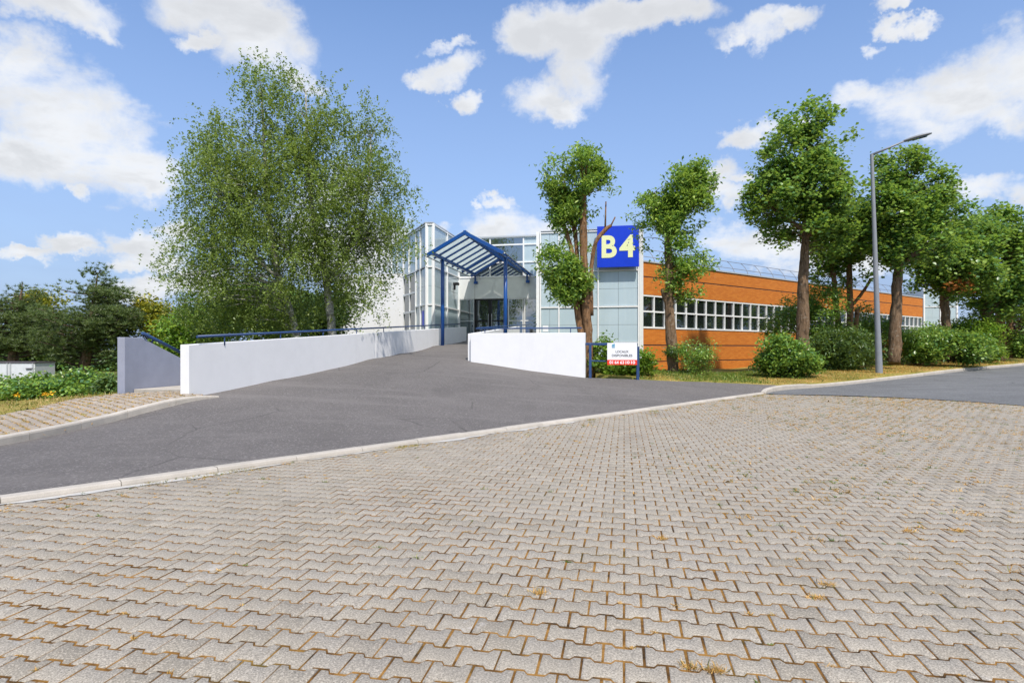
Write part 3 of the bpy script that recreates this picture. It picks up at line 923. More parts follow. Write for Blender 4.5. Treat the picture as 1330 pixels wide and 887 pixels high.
def glass_face(o, e, n, avals, zvals, mull=.07, mat='glass_panel', seams=True, skip=(), trans_out=.05, zbot=None):
    """bays between avals, rows between zvals (descending)"""
    for i in range(len(avals) - 1):
        for j in range(len(zvals) - 1):
            if (i, j) in skip: continue
            a0, a1 = avals[i] + mull / 2, avals[i + 1] - mull / 2
            z1, z0 = zvals[j] - .04, zvals[j + 1] + .04
            mb = MB(); s = .006
            nx = 2 if (a1 - a0) > .75 else 1
            for x in range(nx):
                for y in range(2):
                    b0 = a0 + (a1 - a0) * x / nx + s; b1 = a0 + (a1 - a0) * (x + 1) / nx - s
                    c0 = z0 + (z1 - z0) * y / 2 + s; c1 = z0 + (z1 - z0) * (y + 1) / 2 - s
                    tl = random.uniform(-.002, .002)
                    mb.obox(o, e, n, b0, b1, -.06, -.02 + tl, c0, c1)
            mb.build('glass_panel', M[mat], bld)
    for a in avals:
        MB().obox(o, e, n, a - mull / 2, a + mull / 2, -.1, .045, zvals[-1], zvals[0] + .06).build('mullion', M['white_metal'], bld)
    for z in zvals:
        for i in range(len(avals) - 1):
            MB().obox(o, e, n, avals[i] + mull / 2 + .002, avals[i + 1] - mull / 2 - .002, -.1, .03, z - .035, z + .035).build('transom', M['white_metal'], bld)

def a_at(o, e, u):      # distance along e from o where the point projects to u
    k = (u - CU) / F
    return (k * o[1] - o[0]) / (e[0] - k * e[1])
Zs = [ZT, EYE + 4.03, EYE + 2.17, EYE + .31, EYE - 1.6]
av = [a_at(TL, R2, u) for u in (702, 726, 777, 829.5)]
glass_face(TL, R2, NB, av, Zs)
# corner column of the tower
MB().obox(TL, R2, NB, TLq - .13, TLq + .06, -.3, .02, -.3, ZT + .04).build('corner_column', M['panel_white'], bld)
MB().obox(TL, R2, NB, -.22, -.06, -.3, .03, -.1, ZT + .09).build('corner_column', M['white_metal'], bld)
mb = MB(); mb.prism([tuple(TL + R2 * .05 + D2 * .1), tuple(P0 - R2 * .15 + D2 * .1), tuple(P0 - R2 * .15 + D2 * 9), tuple(TL + R2 * .05 + D2 * 9)], -.5, ZT - .08)
mb.build('tower_core', M['joint_grey'], bld)
MB().obox(TL, R2, NB, .02, TLq + .05, -9, .06, ZT + .062, ZT + .10).build('coping', M['alu'], bld)
# side wall of tower facing the entrance
MB().obox(TL, D2, -R2, .12, 3.4, -.1, 0, 0, ZT).build('tower_side', M['panel_white'], bld)
# paper notice on the tower door
MB().obox(TL, R2, NB, a_at(TL, R2, 705), a_at(TL, R2, 712), -.018, -.010, EYE + .90, EYE + 1.22).build('paper_notice', M['white_board'], bld)

# entrance facade
FO = L(32.4, 9.17, 0)[:2]; FE = R2; FN = -D2
FWd = 9.17 - 4.0
zf = 1.95; zb0 = EYE + 2.8; zb1 = EYE + 3.97; zr = EYE + 6.23
aF = lambda u: a_at(FO, FE, u)
MB().obox(FO, FE, FN, 0, FWd, -.2, .05, zb0, zb1).build('white_band', M['panel_white'], bld)
MB().obox(FO, FE, FN, aF(617) - .006, aF(617) + .006, .0, .053, zb0, zb1).build('joint_strip', M['joint_grey'], bld)
MB().obox(FO, FE, FN, 0, FWd, -.2, .08, zb1, zb1 + .05).build('sill', M['white_metal'], bld)
MB().obox(FO, FE, FN, -.1, FWd, -5, .08, zr - .03, zr + .05).build('coping', M['alu'], bld)
mb = MB(); mb.obox(FO, FE, FN, -.3, FWd, -6, -.25, -.3, zr - .04); mb.build('hall_core', M['joint_grey'], bld)
# upper glazing
ua = [0, aF(636.5), aF(680), FWd]
uz = [zr - .03, EYE + 137 / F * 33.2 - .12, EYE + 115 / F * 33.2 - .15, zb1 + .05]
for i in range(3):
    for j in range(3):
        f = MB(); a0, a1 = ua[i], ua[i + 1]; z1, z0 = uz[j], uz[j + 1]
        w = .04
        f.obox(FO, FE, FN, a0, a0 + w, -.1, .02, z0, z1); f.obox(FO, FE, FN, a1 - w, a1 - .002, -.1, .02, z0, z1)
        f.obox(FO, FE, FN, a0 + w, a1 - w, -.1, .02, z0, z0 + w); f.obox(FO, FE, FN, a0 + w, a1 - w, -.1, .02, z1 - w, z1)
        fo = f.build('window', M['white_metal'], bld)
        tint = 'door_glass' if (i < 2) else 'glass_panel'
        MB().obox(FO, FE, FN, a0 + w, a1 - w, -.05, -.03, z0 + w, z1 - w).build('pane', M[tint], fo)
# ground floor glazing
def glazed(u0, u1, zmid, name='window', mat='alu', w=.05, glass='door_glass', z0=zf - .05, z1=None):
    z1 = z1 or zb0
    a0, a1 = aF(u0), aF(u1); f = MB()
    f.obox(FO, FE, FN, a0, a0 + w, -.12, .03, z0, z1); f.obox(FO, FE, FN, a1 - w, a1 - .004, -.12, .03, z0, z1)
    f.obox(FO, FE, FN, a0 + w, a1 - w, -.12, .03, z1 - w, z1); f.obox(FO, FE, FN, a0 + w, a1 - w, -.12, .03, z0, z0 + w * 1.6)
    f.obox(FO, FE, FN, a0 + w, a1 - w, -.12, .03, zmid - w * .5, zmid + w * .5)
    fo = f.build(name, M[mat], bld)
    MB().obox(FO, FE, FN, a0 + w, a1 - w, -.06, -.04, z0 + w, z1 - w).build('pane', M[glass], fo)
    return fo
zm = EYE + 36 / F * 33.3
glazed(596.5, 616, zm); glazed(618, 636.5, zm, 'door', 'black', .09); d2 = glazed(636.8, 656, zm, 'door', 'black', .09)
hb = MB()
for uu in (634.5, 639):
    a = aF(uu); hb.obox(FO, FE, FN, a - .015, a + .015, .05, .08, zf + .7, zf + 1.5)
hb.build('handle', M['alu'], d2)
glazed(660, 680, zm, mat='white_metal'); glazed(681, 697, zm, mat='white_metal'); glazed(697.3, 724, zm, mat='white_metal')

# left tower: right face parallel to the axis, corner chamfer, left face
C1 = np.array([-3.85, 29.1]); C2 = np.array([-4.22, 29.12])
# right face from facade corner to C1
RFe = (FO - C1); RFl = np.linalg.norm(RFe); RFe /= RFl; RFn = np.array([RFe[1], -RFe[0]])
glass_face(C1, RFe, RFn, [0.04, RFl * .5, RFl - .04], Zs, mull=.09)
CF = C1 - C2; CFl = np.linalg.norm(CF); CF /= CFl; CFn = np.array([CF[1], -CF[0]])
glass_face(C2, CF, CFn, [.03, CFl - .03], Zs, mull=.05)
LFe = np.array([.42, -.907]); LFe /= np.linalg.norm(LFe); LFn = np.array([LFe[1], -LFe[0]])
LF0 = C2 - LFe * 7.2
glass_face(LF0, LFe, LFn, [0, 1.4, 2.8, 4.0, 5.4, 6.2, 7.2], Zs[:2], mull=.07)
glass_face(LF0, LFe, LFn, [5.35, 6.2, 7.2], Zs[1:], mull=.09)
# dark strip windows
for k, (a0, a1) in enumerate(((2.85, 4.1), (4.1, 5.3))):
    for j in range(4):
        z1 = EYE + 4.03 - .1 - j * .98; z0 = z1 - .98
        f = MB(); w = .05
        f.obox(LF0, LFe, LFn, a0, a0 + w, -.1, .02, z0, z1); f.obox(LF0, LFe, LFn, a1 - w, a1 - .003, -.1, .02, z0, z1)
        f.obox(LF0, LFe, LFn, a0 + w, a1 - w, -.1, .02, z0, z0 + w); f.obox(LF0, LFe, LFn, a0 + w, a1 - w, -.1, .02, z1 - w, z1 - .002)
        fo = f.build('window', M['white_metal'], bld)
        MB().obox(LF0, LFe, LFn, a0 + w, a1 - w, -.05, -.03, z0 + w, z1 - w).build('pane', M['window_glass'], fo)
inn = lambda p, n, d=.12: p - n * d
mb = MB(); mb.prism([tuple(inn(LF0, LFn)), tuple(C2 + D2 * .2 - LFn * .12), tuple(C1 + D2 * .2 - RFn * .12), tuple(inn(FO, RFn)), tuple(FO + D2 * 7), tuple(LF0 + D2 * 3)], -.3, ZT - .05)
mb.build('tower_core', M['joint_grey'], bld)
mb = MB(); mb.prism([tuple(LF0 + LFn * .06), tuple(C2 + LFn * .05 - D2 * .03), tuple(C1 - D2 * .06), tuple(FO + RFn * .06), tuple(FO + D2 * 7), tuple(LF0 + D2 * 3)], ZT + .062, ZT + .11)
mb.build('coping', M['alu'], bld)
# white wall to the left of the tower
WW = C2 - LFe * 4.4
MB().obox(WW, -R2, -D2, -.02, 4.0, -6, .0, -.3, EYE + 98 / F * WW[1]).build('white_wall', M['white_wall'], bld)
# security lamp on the tower
cam_p = C1 + RFe * (RFl * .72) + RFn * .05
mb = MB(); mb.obox(cam_p, RFe, RFn, -.12, .12, 0, .3, EYE + 3.45, EYE + 3.6); mb.obox(cam_p, RFe, RFn, -.03, .03, 0, .12, EYE + 3.2, EYE + 3.5)
mb.build('security_floodlight', M['black'], bld, bevel=.02)
# small blue notice
MB().obox(C2 - LFe * .62, LFe, LFn, -.16, .16, -.02, .0, EYE + 1.1, EYE + 1.9).build('blue_notice', M['sign_blue'], bld)
# far glass tower at the end of the wing
Q = P1 + E2 * .3
glass_face(Q, R2, NB, [0, 1.3, 2.6], [EYE + 5.3, EYE + 3.7, EYE + 1.8, 0], mat='glass_panel', mull=.12)
MB().prism([tuple(Q + D2 * .12), tuple(Q + R2 * 2.6 + D2 * .12), tuple(Q + R2 * 2.6 + D2 * 8), tuple(Q + D2 * 8)], 0, EYE + 5.3).build('tower_core', M['panel_white'], bld)

# sign B4
sc_ = TL + R2 * ((a_at(TL, R2, 776) + a_at(TL, R2, 829.8)) / 2) - D2 * .28
sw = a_at(TL, R2, 829.8) - a_at(TL, R2, 776)
sgz = EYE + (HV - 322.2) / F * 30.6
sp = np.array([sc_[0], sc_[1], sgz]); sh = 53 / F * 30.5
t_ = thing('building_sign', 'square blue sign with pale yellow B4 at the top of the glass tower', 'sign', sp)
plate(MB(), sp, sw, sh, 0, .14).build('panel', M['sign_blue'], t_, bevel=.01)
text_mesh('lettering', 'B', .76, 1.14, sp + nn * .1405 - ex * .44 + np.array([0, 0, .0]), ex, Z3, .015, M['sign_yellow'], t_, .030)
text_mesh('lettering', '4', .78, 1.14, sp + nn * .1405 + ex * .46 + np.array([0, 0, .0]), ex, Z3, .015, M['sign_yellow'], t_, .030)
for s in (-1, 1):
    MB().obox(sc_ + R2 * s * .7, R2, NB, -.03, .03, -.26, -.002, sgz - .8, sgz + .7).build('bracket', M['alu'], t_)

# ------------------------------------------------------------------ canopy
cz = EYE + 4.15; wl, wr, wm = 8.2, 5.25, 6.72; rz = cz + .85
s0, s1 = 24.6, 32.3
cp = thing('entrance_canopy', 'blue steel and glass gabled canopy on slim posts over the entrance walkway', 'canopy', L(26.2, 6.7, 1.6))
for w in (wl, wr):
    MB().bar(L(s0, w, cz), L(s1 - .1, w, cz), .12, .14).build('eaves_beam', M['blue'], cp, bevel=.008)
    MB().tube([L(26.2, w, 1.3), L(26.2, w, cz)], .085, 16).build('post', M['blue'], cp, smooth=True)
    br_ = MB(); br_.bar(L(s1 - .02, w, cz - .45), L(s1 - .02, w, cz + .03), .09, .09); br_.bar(L(s1 - .1, w - .04, cz - .45), L(s1 + .05, w - .04, cz - .45), .2, .14)
    br_.build('bracket', M['blue'], cp, bevel=.006)
MB().bar(L(s0, wm, rz), L(s1, wm, rz), .12, .16).build('ridge_beam', M['blue'], cp, bevel=.008)
nr = 8
for k in range(nr + 1):
    s = s0 + .06 + (s1 - .2 - s0) * k / nr
    big = k in (0, nr, 6)
    for w in (wl + .22, wr - .22):
        ze = cz + .02 - .85 * .22 / 1.48
        MB().bar(L(s, w, ze + .02), L(s, wm, rz - .02), .11 if big else .06, .15 if big else .08).build('rafter', M['blue'], cp, bevel=.004)
for w in (wl + .3, wr - .3):
    sg = 1 if w > wm else -1
    for k in range(nr):
        sa = s0 + .06 + (s1 - .2 - s0) * k / nr + .01; sb = s0 + .06 + (s1 - .2 - s0) * (k + 1) / nr - .01
        zo = .09
        ze = cz - .85 * .30 / 1.48 + zo
        a, b, c, d = L(sa, w, ze), L(sb, w, ze), L(sb, wm + sg * .03, rz + zo), L(sa, wm + sg * .03, rz + zo)
        MB().hexa([a, b, c, d] + [p + np.array([0, 0, .012]) for p in (a, b, c, d)]).build('roof_glass', M['canopy_glass'], cp)
# diagonal front edge frame on the left slope is formed by the first rafter; flashing along eaves
for w in (wl + .31, wr - .31):
    ze = cz - .85 * .30 / 1.48 + .06
    MB().bar(L(s0, w, ze), L(s1 - .1, w, ze), .03, .03).build('gutter', M['black'], cp)

# ------------------------------------------------------------------ street lamp
lb = P(1142, 486, 24.3); lt = P(1132.2, 200.5, 24.3)
t_ = thing('street_lamp', 'tall grey street lamp with a single flat head on the verge by the kerb', 'street lamp', lb)
n_ = 9
mid = lb + (lt - lb) * .16
MB().tube([lb - [0, 0, .15], lb + (lt - lb) * .0, mid], [.15, .135, .115], 28).build('pole_base', M['lamp_metal'], t_)
MB().tube([mid, lb + (lt - lb) * .6, lt], [.108, .085, .062], 28).build('pole', M['lamp_metal'], t_)
ae = P(1178, 182.2, 23.9)
MB().tube([lt - [0, 0, .03], lt * .5 + ae * .5 + [0, 0, -.02], ae], [.05, .04, .035], 10).build('arm', M['lamp_metal'], t_, smooth=True)
hd = MB()
dirv = P(1210, 173.5, 23.6) - P(1172, 184.5, 24.0); Lh = np.linalg.norm(dirv); dirv /= Lh
sd = np.cross(dirv, [0, 0, 1.0]); sd /= np.linalg.norm(sd); upv = np.cross(sd, dirv)
rings = []
o0 = P(1172, 184.5, 24.0)
for k in range(11):
    tt = k / 10
    wv = .045 + .15 * math.sin(math.pi * min(1, tt * .95 + .02)) ** .7
    hv_ = .035 + .055 * math.sin(math.pi * tt) ** .6
    c = o0 + dirv * Lh * tt
    rings.append([c + sd * wv * math.cos(x) + upv * hv_ * math.sin(x) * (1 if math.sin(x) > 0 else .55) for x in np.linspace(0, 2 * math.pi, 17)[:-1]])
vs = [v for r in rings for v in r]; fs = []
for i in range(10):
    for k in range(16):
        fs.append((i * 16 + k, i * 16 + (k + 1) % 16, (i + 1) * 16 + (k + 1) % 16, (i + 1) * 16 + k))
fs += [tuple(range(16)), tuple(160 + k for k in range(16))]
hd.add(vs, fs)
ho = hd.build('lamp_head', M['lamp_metal'], t_, smooth=True)
ln = MB(); c0 = o0 + dirv * Lh * .35 - upv * .05; c1 = o0 + dirv * Lh * .85 - upv * .05
ln.bar(c0, c1, .2, .03); ln.build('lens', M['window_glass'], ho, bevel=.01)

# ------------------------------------------------------------------ foliage
def leaf_mesh(name, centers, size, aspect, mat, parent, droop=0.0, seed=0, up=.6, label=None):
    rng = np.random.default_rng(seed)
    n = len(centers)
    nrm = rng.normal(0, 1, (n, 3)); nrm[:, 2] = np.abs(nrm[:, 2]) + up
    nrm /= np.linalg.norm(nrm, axis=1, keepdims=True)
    t = rng.normal(0, 1, (n, 3)); t[:, 2] -= droop * 2
    t -= nrm * np.sum(t * nrm, 1, keepdims=True); t /= np.linalg.norm(t, axis=1, keepdims=True) + 1e-9
    b = np.cross(nrm, t)
    s = size * rng.uniform(.6, 1.35, (n, 1))
    l = t * s * .5; w = b * s * .5 * aspect
    fold = nrm * s * .10
    c = centers
    V = np.stack([c - l, c - l * .15 + w + fold, c + l, c - l * .15 - w + fold], 1).reshape(-1, 3)
    idx = np.arange(4 * n).reshape(n, 4)
    # split into two triangles along the midrib so that the leaf is folded
    tri = np.concatenate([idx[:, [0, 1, 2]], idx[:, [0, 2, 3]]], 1).reshape(-1, 3)
    return obj_arrays(name, V, tri, 3, mat, parent, label=label)

def gapnoise(p, f, ph):
    return (np.sin(p[:, 0] * f + ph) * np.sin(p[:, 1] * f * 1.1 + ph * 2.1) * np.sin(p[:, 2] * f * .9 + ph * .7)
            + .5 * np.sin(p[:, 0] * f * 2.3 + ph * 3) * np.sin(p[:, 2] * f * 2.1 + ph))

def sample_blobs(blobs, Y, n, rng, gap=.15, f=1.5, shell=.6, shoot=.34):
    """blobs: (u,v,ru,rv,dy) image px at depth Y -> clump centres in world"""
    vol = np.array([b[2] * b[3] * (b[5] if len(b) > 5 else 1) for b in blobs]); vol = vol / vol.sum()
    out_ = []
    ph = rng.uniform(0, 6)
    tot = 0
    while tot < n:
        k = rng.choice(len(blobs), size=n, p=vol)
        B = np.array([b[:5] for b in blobs])[k]
        d = rng.normal(0, 1, (n, 3)); d /= np.linalg.norm(d, axis=1, keepdims=True)
        r = rng.uniform(0, 1, (n, 1)) ** (1 / 3 * shell)
        far_ = (rng.random((n, 1)) < shoot) * np.abs(rng.normal(0, .22, (n, 1)))
        d = d * (r + far_)
        yy = Y + B[:, 4] + d[:, 1] * B[:, 2] / F * Y * .85
        X = (B[:, 0] - CU) / F * (Y + B[:, 4]) + d[:, 0] * B[:, 2] / F * Y
        Zz = EYE + (HV - B[:, 1]) / F * (Y + B[:, 4]) + d[:, 2] * B[:, 3] / F * Y
        q = np.stack([X, yy, Zz], 1)
        g = gapnoise(q, f, ph)
        q = q[g > gap * 1.5 - .35 + rng.uniform(-.15, .15, len(q))]
        out_.append(q); tot += len(q)
    return np.concatenate(out_)[:n]

GROUPS = {'linden_tree': 'lindens along the grass verge', 'pollarded_tree': 'pollarded trees in front of the building', 'shrub': 'shrubs planted round the building'}
def make_tree(name, label, cat, Y, stems, blobs, nclump, nleaf, spread, lsize, laspect, leafmat, barkmat,
              seed=1, droop=0.0, gap=.15, f=1.5, shell=.6, group=None, twig=.35, twig_r=.018, base=None, hang=0.0, up=.6, stemname='trunk', stubs=(), extra=None):
    rng = np.random.default_rng(seed)
    if base is None:
        s0_ = stems[0][0]; base = P(s0_[0], s0_[1], Y + (s0_[3] if len(s0_) > 3 else 0))
    t_ = thing(name, label, cat, base, group or GROUPS.get(name))
    allst = []
    tb = MB()
    for st in stems:
        pts = [P(p[0], p[1], Y + (p[3] if len(p) > 3 else 0)) for p in st]
        rad = [p[2] for p in st]
        ctl = [np.array([*p, r]) for p, r in zip(pts, rad)]
        cm = catmull(ctl, 5) if len(ctl) > 2 else smooth_line(ctl, .4)
        for i_ in range(1, len(cm)):
            cm[i_][:3] += rng.normal(0, .07, 3) * cm[i_][3] * np.array([1, 1, .3])
        tb.tube([c[:3] for c in cm], [c[3] * .92 for c in cm], 14, jitter=.12)
        allst += [c for c in cm]
    tb.build(stemname, M[barkmat], t_, smooth=True)
    for st in stubs:
        pts = [P(p[0], p[1], Y + (p[3] if len(p) > 3 else 0)) for p in st]
        MB().tube(pts, [p[2] for p in st], 9, jitter=.12).build('cut_limb', M[barkmat], t_, smooth=True)
    cen = sample_blobs(blobs, Y, nclump, rng, gap, f, shell)
    # twigs
    S = np.array(allst)
    kk = rng.permutation(len(cen))[:int(len(cen) * twig)]
    if len(kk):
        bb = MB()
        for q in cen[kk]:
            dd = np.linalg.norm(S[:, :3] - q, axis=1) + np.maximum(0, S[:, 2] - q[2] + .2) * 1.5
            o_ = S[np.argmin(dd)]
            a = o_[:3]; dist = np.linalg.norm(q - a)
            m1_ = a * .65 + q * .35 + np.array([0, 0, .12 * dist]) ; m2_ = a * .3 + q * .7 + np.array([0, 0, .10 * dist])
            r0 = min(o_[3] * .5, twig_r * (1 + dist * .5))
            bb.tube([a, m1_, m2_, q], [r0, r0 * .7, r0 * .45, r0 * .2], 5, cap=False)
        bb.build('branches', M[barkmat], t_, smooth=True)
    n = nclump * nleaf
    c = np.repeat(cen, nleaf, 0)
    off = rng.normal(0, 1, (n, 3)) * spread * np.array([1, 1, .75])
    if hang:
        ns = 5                                  # drooping twigs per clump, leaves strung along them
        st_id = np.arange(n) // max(1, nleaf // ns)
        m__ = st_id.max() + 1
        so = rng.normal(0, 1, (m__, 3)) * np.array([.20, .20, .17]); sd_ = rng.normal(0, .30, (m__, 2)); sl_ = rng.uniform(.35, 1.0, m__) * hang * 1.6
        tt = rng.uniform(0, 1, n)
        off = so[st_id] + np.stack([sd_[st_id, 0] * tt, sd_[st_id, 1] * tt, -sl_[st_id] * tt ** 1.3], 1) + rng.normal(0, .032, (n, 3))
    lo = leaf_mesh('crown', c + off, lsize, laspect, M[leafmat], t_, droop, seed + 5, up)
    return t_, cen, rng

# --- birch, two white stems
birch_blobs = [(395, 150, 55, 55, 0, 1), (345, 105, 38, 34, 0, .7), (330, 205, 80, 65, 0, 1.1), (450, 195, 62, 55, 0, 1.0), (285, 215, 48, 58, 0, .8), (480, 150, 28, 34, 0, .45),
               (370, 260, 115, 75, 0, 1.4), (480, 255, 55, 60, 0, .9), (270, 310, 50, 70, 0, .9), (350, 350, 110, 75, 0, 1.5), (455, 320, 62, 60, 0, .9), (505, 300, 40, 45, 0, .55),
               (270, 390, 45, 45, 0, .8), (480, 375, 22, 40, -.5, .25), (530, 300, 20, 35, -.5, .18), (330, 408, 85, 30, 2.2, 1.0), (425, 395, 35, 30, 2.5, .4)]
make_tree('birch_tree', 'large airy birch with two white stems behind the left ramp wall', 'tree', 21.6,
          [[(389, 470, .17), (385, 436, .15), (374, 395, .13), (362, 360, .12), (352, 300, .10), (345, 220, .07), (340, 130, .03)],
           [(434, 470, .19, .3), (431, 430, .17, .3), (427, 395, .15, .3), (421, 350, .13, .3), (408, 290, .10, .2), (400, 210, .07, .2), (397, 120, .025)],
           [(424, 372, .10, .3), (450, 325, .07, .2), (475, 270, .05), (482, 180, .02)],
           [(421, 352, .07, .2), (395, 335, .05, 0), (370, 325, .03, -.3)],
           [(365, 365, .07), (320, 320, .05), (290, 250, .03), (280, 200, .015)]],
          birch_blobs, 2700, 60, .26, .082, .68, 'leaf_birch', 'bark_birch', seed=3, droop=.6, gap=.10, f=1.9, shell=.95, twig=.22, twig_r=.008, hang=.5)

# --- pollarded trees by the tower
make_tree('pollarded_tree', 'pollarded tree with a bare multi-stem trunk in front of the B4 tower', 'tree', 21.6,
          [[(766, 494, .20), (764, 440, .175), (760, 380, .16), (758, 320, .15), (757, 262, .135), (758, 252, .15)],
           [(758, 492, .15, .1), (754, 430, .14, .1), (748, 390, .12, .1), (745, 340, .10, .1), (735, 300, .08, .2), (722, 275, .05, .2)],
           [(757, 420, .12, .25), (751, 350, .09, .3), (747, 300, .08, .3), (742, 262, .06, .3)],
           [(768, 410, .09), (768, 355, .08), (773, 318, .075), (786, 299, .08), (794, 293, .055)]],
          [(752, 225, 36, 30, 0, .8), (728, 255, 24, 38, 0, .7), (775, 245, 24, 30, 0, .35), (738, 300, 20, 36, .3, .35), (725, 340, 26, 26, 0, .5), (738, 368, 27, 30, 0, 1.0), (762, 372, 10, 12, -.2, .15), (757, 195, 18, 10, 0, .15), (742, 270, 26, 20, .2, .4), (735, 318, 20, 20, .2, .4), (748, 300, 12, 26, .3, .2)],
          420, 38, .16, .175, .38, 'leaf_willowy', 'bark_red', seed=21, droop=.7, gap=.22, f=2.6, shell=.9, twig=.6, twig_r=.012,
          stubs=[[(745, 300, .06, .2), (740, 250, .045, .2)], [(786, 300, .035), (787, 262, .025)], [(792, 296, .03), (799, 282, .022)]])
make_tree('pollarded_tree', 'pollarded tree with one thick leaning trunk in front of the windows near the tower', 'tree', 24.0,
          [[(875, 492, .26), (872, 450, .23), (869, 400, .20), (869, 350, .17), (868, 310, .15), (876, 296, .10)],
           [(868, 400, .10), (861, 380, .09), (861, 375, .06)],
           [(870, 315, .10), (860, 280, .06), (850, 250, .03)], [(872, 310, .10), (885, 280, .06), (895, 230, .03)]],
          [(893, 248, 30, 36, 0, 1.1), (858, 275, 34, 26, 0, .8), (900, 225, 18, 16, 0, .3), (872, 300, 26, 26, 0, .6), (885, 345, 22, 34, -.2, .6), (915, 345, 22, 18, -.3, .2), (890, 375, 22, 18, -.2, .4), (840, 320, 12, 10, 0, .1), (878, 275, 26, 24, 0, .6), (872, 325, 20, 22, .2, .5)],
          400, 40, .18, .175, .44, 'leaf_willowy', 'bark', seed=33, droop=.6, gap=.22, f=2.5, shell=.9, twig=.6, twig_r=.014)

# --- lindens
make_tree('linden_tree', 'tallest linden on the verge, left of the street lamp, thick scarred trunk', 'tree', 26.2,
          [[(1041, 492, .33), (1041, 455, .30), (1043, 400, .27), (1044, 350, .22), (1046, 310, .17), (1047, 250, .11), (1048, 190, .05)],
           [(1046, 300, .12), (1015, 280, .07), (995, 260, .03)], [(1046, 280, .12), (1080, 250, .07), (1095, 215, .03)]],
          [(1045, 158, 32, 26, 0, .8), (1038, 200, 48, 32, 0, 1.2), (1042, 245, 58, 34, 0, 1.7), (1052, 285, 48, 26, 0, 1.2), (1000, 262, 32, 30, 0, .6), (1085, 190, 26, 14, 0, .3), (1000, 315, 26, 14, 0, .25), (1080, 320, 30, 20, .5, .4), (1098, 180, 16, 6, 0, .08)],
          620, 46, .21, .165, .85, 'leaf_linden', 'bark', seed=41, gap=.42, f=2.5, shell=.8, twig=.3, twig_r=.02, up=1.2)
make_tree('linden_tree', 'linden with three bare stems and a cut limb between two taller lindens', 'tree', 29.0,
          [[(1101, 470, .22), (1104, 440, .17), (1104, 400, .15), (1103, 350, .14), (1104, 310, .10)],
           [(1098, 465, .18), (1090, 430, .15), (1085, 380, .13), (1082, 350, .12), (1080, 300, .08)],
           [(1105, 460, .13), (1111, 430, .11), (1113, 405, .11), (1114, 400, .08)],
           [(1104, 400, .08), (1118, 383, .08), (1128, 368, .07), (1131, 362, .08)]],
          [(1085, 320, 30, 36, 0, 1), (1110, 300, 26, 40, 0, .9), (1065, 345, 18, 22, 0, .35), (1105, 355, 26, 14, 0, .3), (1075, 285, 20, 20, 0, .3)],
          250, 46, .21, .175, .8, 'leaf_linden', 'bark_red', seed=52, gap=.28, f=2.6, shell=.85, twig=.35, up=1.2)
make_tree('linden_tree', 'broad linden just right of the street lamp with a straight trunk in the grass', 'tree', 27.0,
          [[(1161, 472, .31), (1162, 440, .27), (1164, 400, .24), (1165, 365, .21), (1169, 330, .15), (1172, 260, .07)],
           [(1167, 350, .12), (1200, 315, .08), (1220, 290, .03)], [(1167, 345, .12), (1135, 310, .07), (1125, 280, .03)]],
          [(1165, 220, 32, 24, 0, .7), (1192, 235, 34, 24, 0, .8), (1175, 275, 56, 32, 0, 1.3), (1168, 322, 46, 24, 0, .9), (1225, 275, 30, 24, 0, .5), (1215, 320, 32, 26, 0, .6), (1140, 350, 20, 14, 0, .2), (1130, 300, 18, 34, 0, .35)],
          620, 46, .22, .165, .85, 'leaf_linden', 'bark', seed=63, gap=.42, f=2.4, shell=.8, twig=.3, twig_r=.02, up=1.2)
t5, _, rg = make_tree('linden_tree', 'linden with a rust coloured patch of leaves, second from the right frame edge', 'tree', 31.0,
          [[(1229, 470, .26), (1229, 430, .24), (1227, 390, .21), (1226, 360, .19), (1232, 320, .10)],
           [(1227, 370, .10), (1250, 340, .06), (1262, 320, .03)]],
          [(1235, 330, 42, 34, 0, 1.2), (1260, 305, 34, 22, 0, .7), (1215, 355, 28, 22, 0, .5), (1265, 350, 34, 30, 0, .8), (1200, 375, 18, 12, 0, .2), (1240, 380, 24, 14, 0, .3)],
          380, 46, .25, .19, .85, 'leaf_linden', 'bark', seed=74, gap=.26, f=2.3, shell=.8, twig=.3, up=1.2)
rc = P(1244, 371, 30.0) + rg.normal(0, 1, (130, 3)) * np.array([.34, .25, .2])
leaf_mesh('withered_leaves', rc, .2, .85, M['leaf_rust'], t5, .3, 5, 1.0)
make_tree('linden_tree', 'dark crowned linden with a short leaning trunk near the right edge', 'tree', 33.0,
          [[(1300, 470, .26), (1292, 440, .26), (1284, 415, .28), (1280, 400, .3), (1282, 360, .16)],
           [(1284, 412, .14), (1300, 380, .10), (1310, 340, .05)]],
          [(1295, 300, 36, 26, 0, .9), (1310, 340, 44, 40, 0, 1.4), (1270, 375, 36, 26, 0, .9), (1330, 370, 40, 36, 0, .9), (1290, 400, 26, 14, 0, .4), (1345, 310, 30, 26, 0, .6)],
          430, 46, .28, .21, .85, 'leaf_linden', 'bark', seed=85, gap=.08, f=1.4, shell=.8, twig=.25, up=1.2)
make_tree('linden_tree', 'linden with two close upright stems at the right frame edge', 'tree', 36.0,
          [[(1303, 468, .26), (1302, 440, .24), (1298, 400, .22), (1300, 350, .1)], [(1310, 468, .22), (1311, 430, .2), (1312, 390, .16), (1315, 350, .08)]],
          [(1330, 400, 30, 26, 0, .6), (1350, 350, 40, 50, 0, 1), (1318, 420, 18, 14, 0, .25), (1345, 300, 30, 22, 0, .5)],
          200, 38, .34, .22, .85, 'leaf_linden', 'bark_red', seed=96, gap=.05, f=1.6, shell=.8, twig=.25, up=1.2)

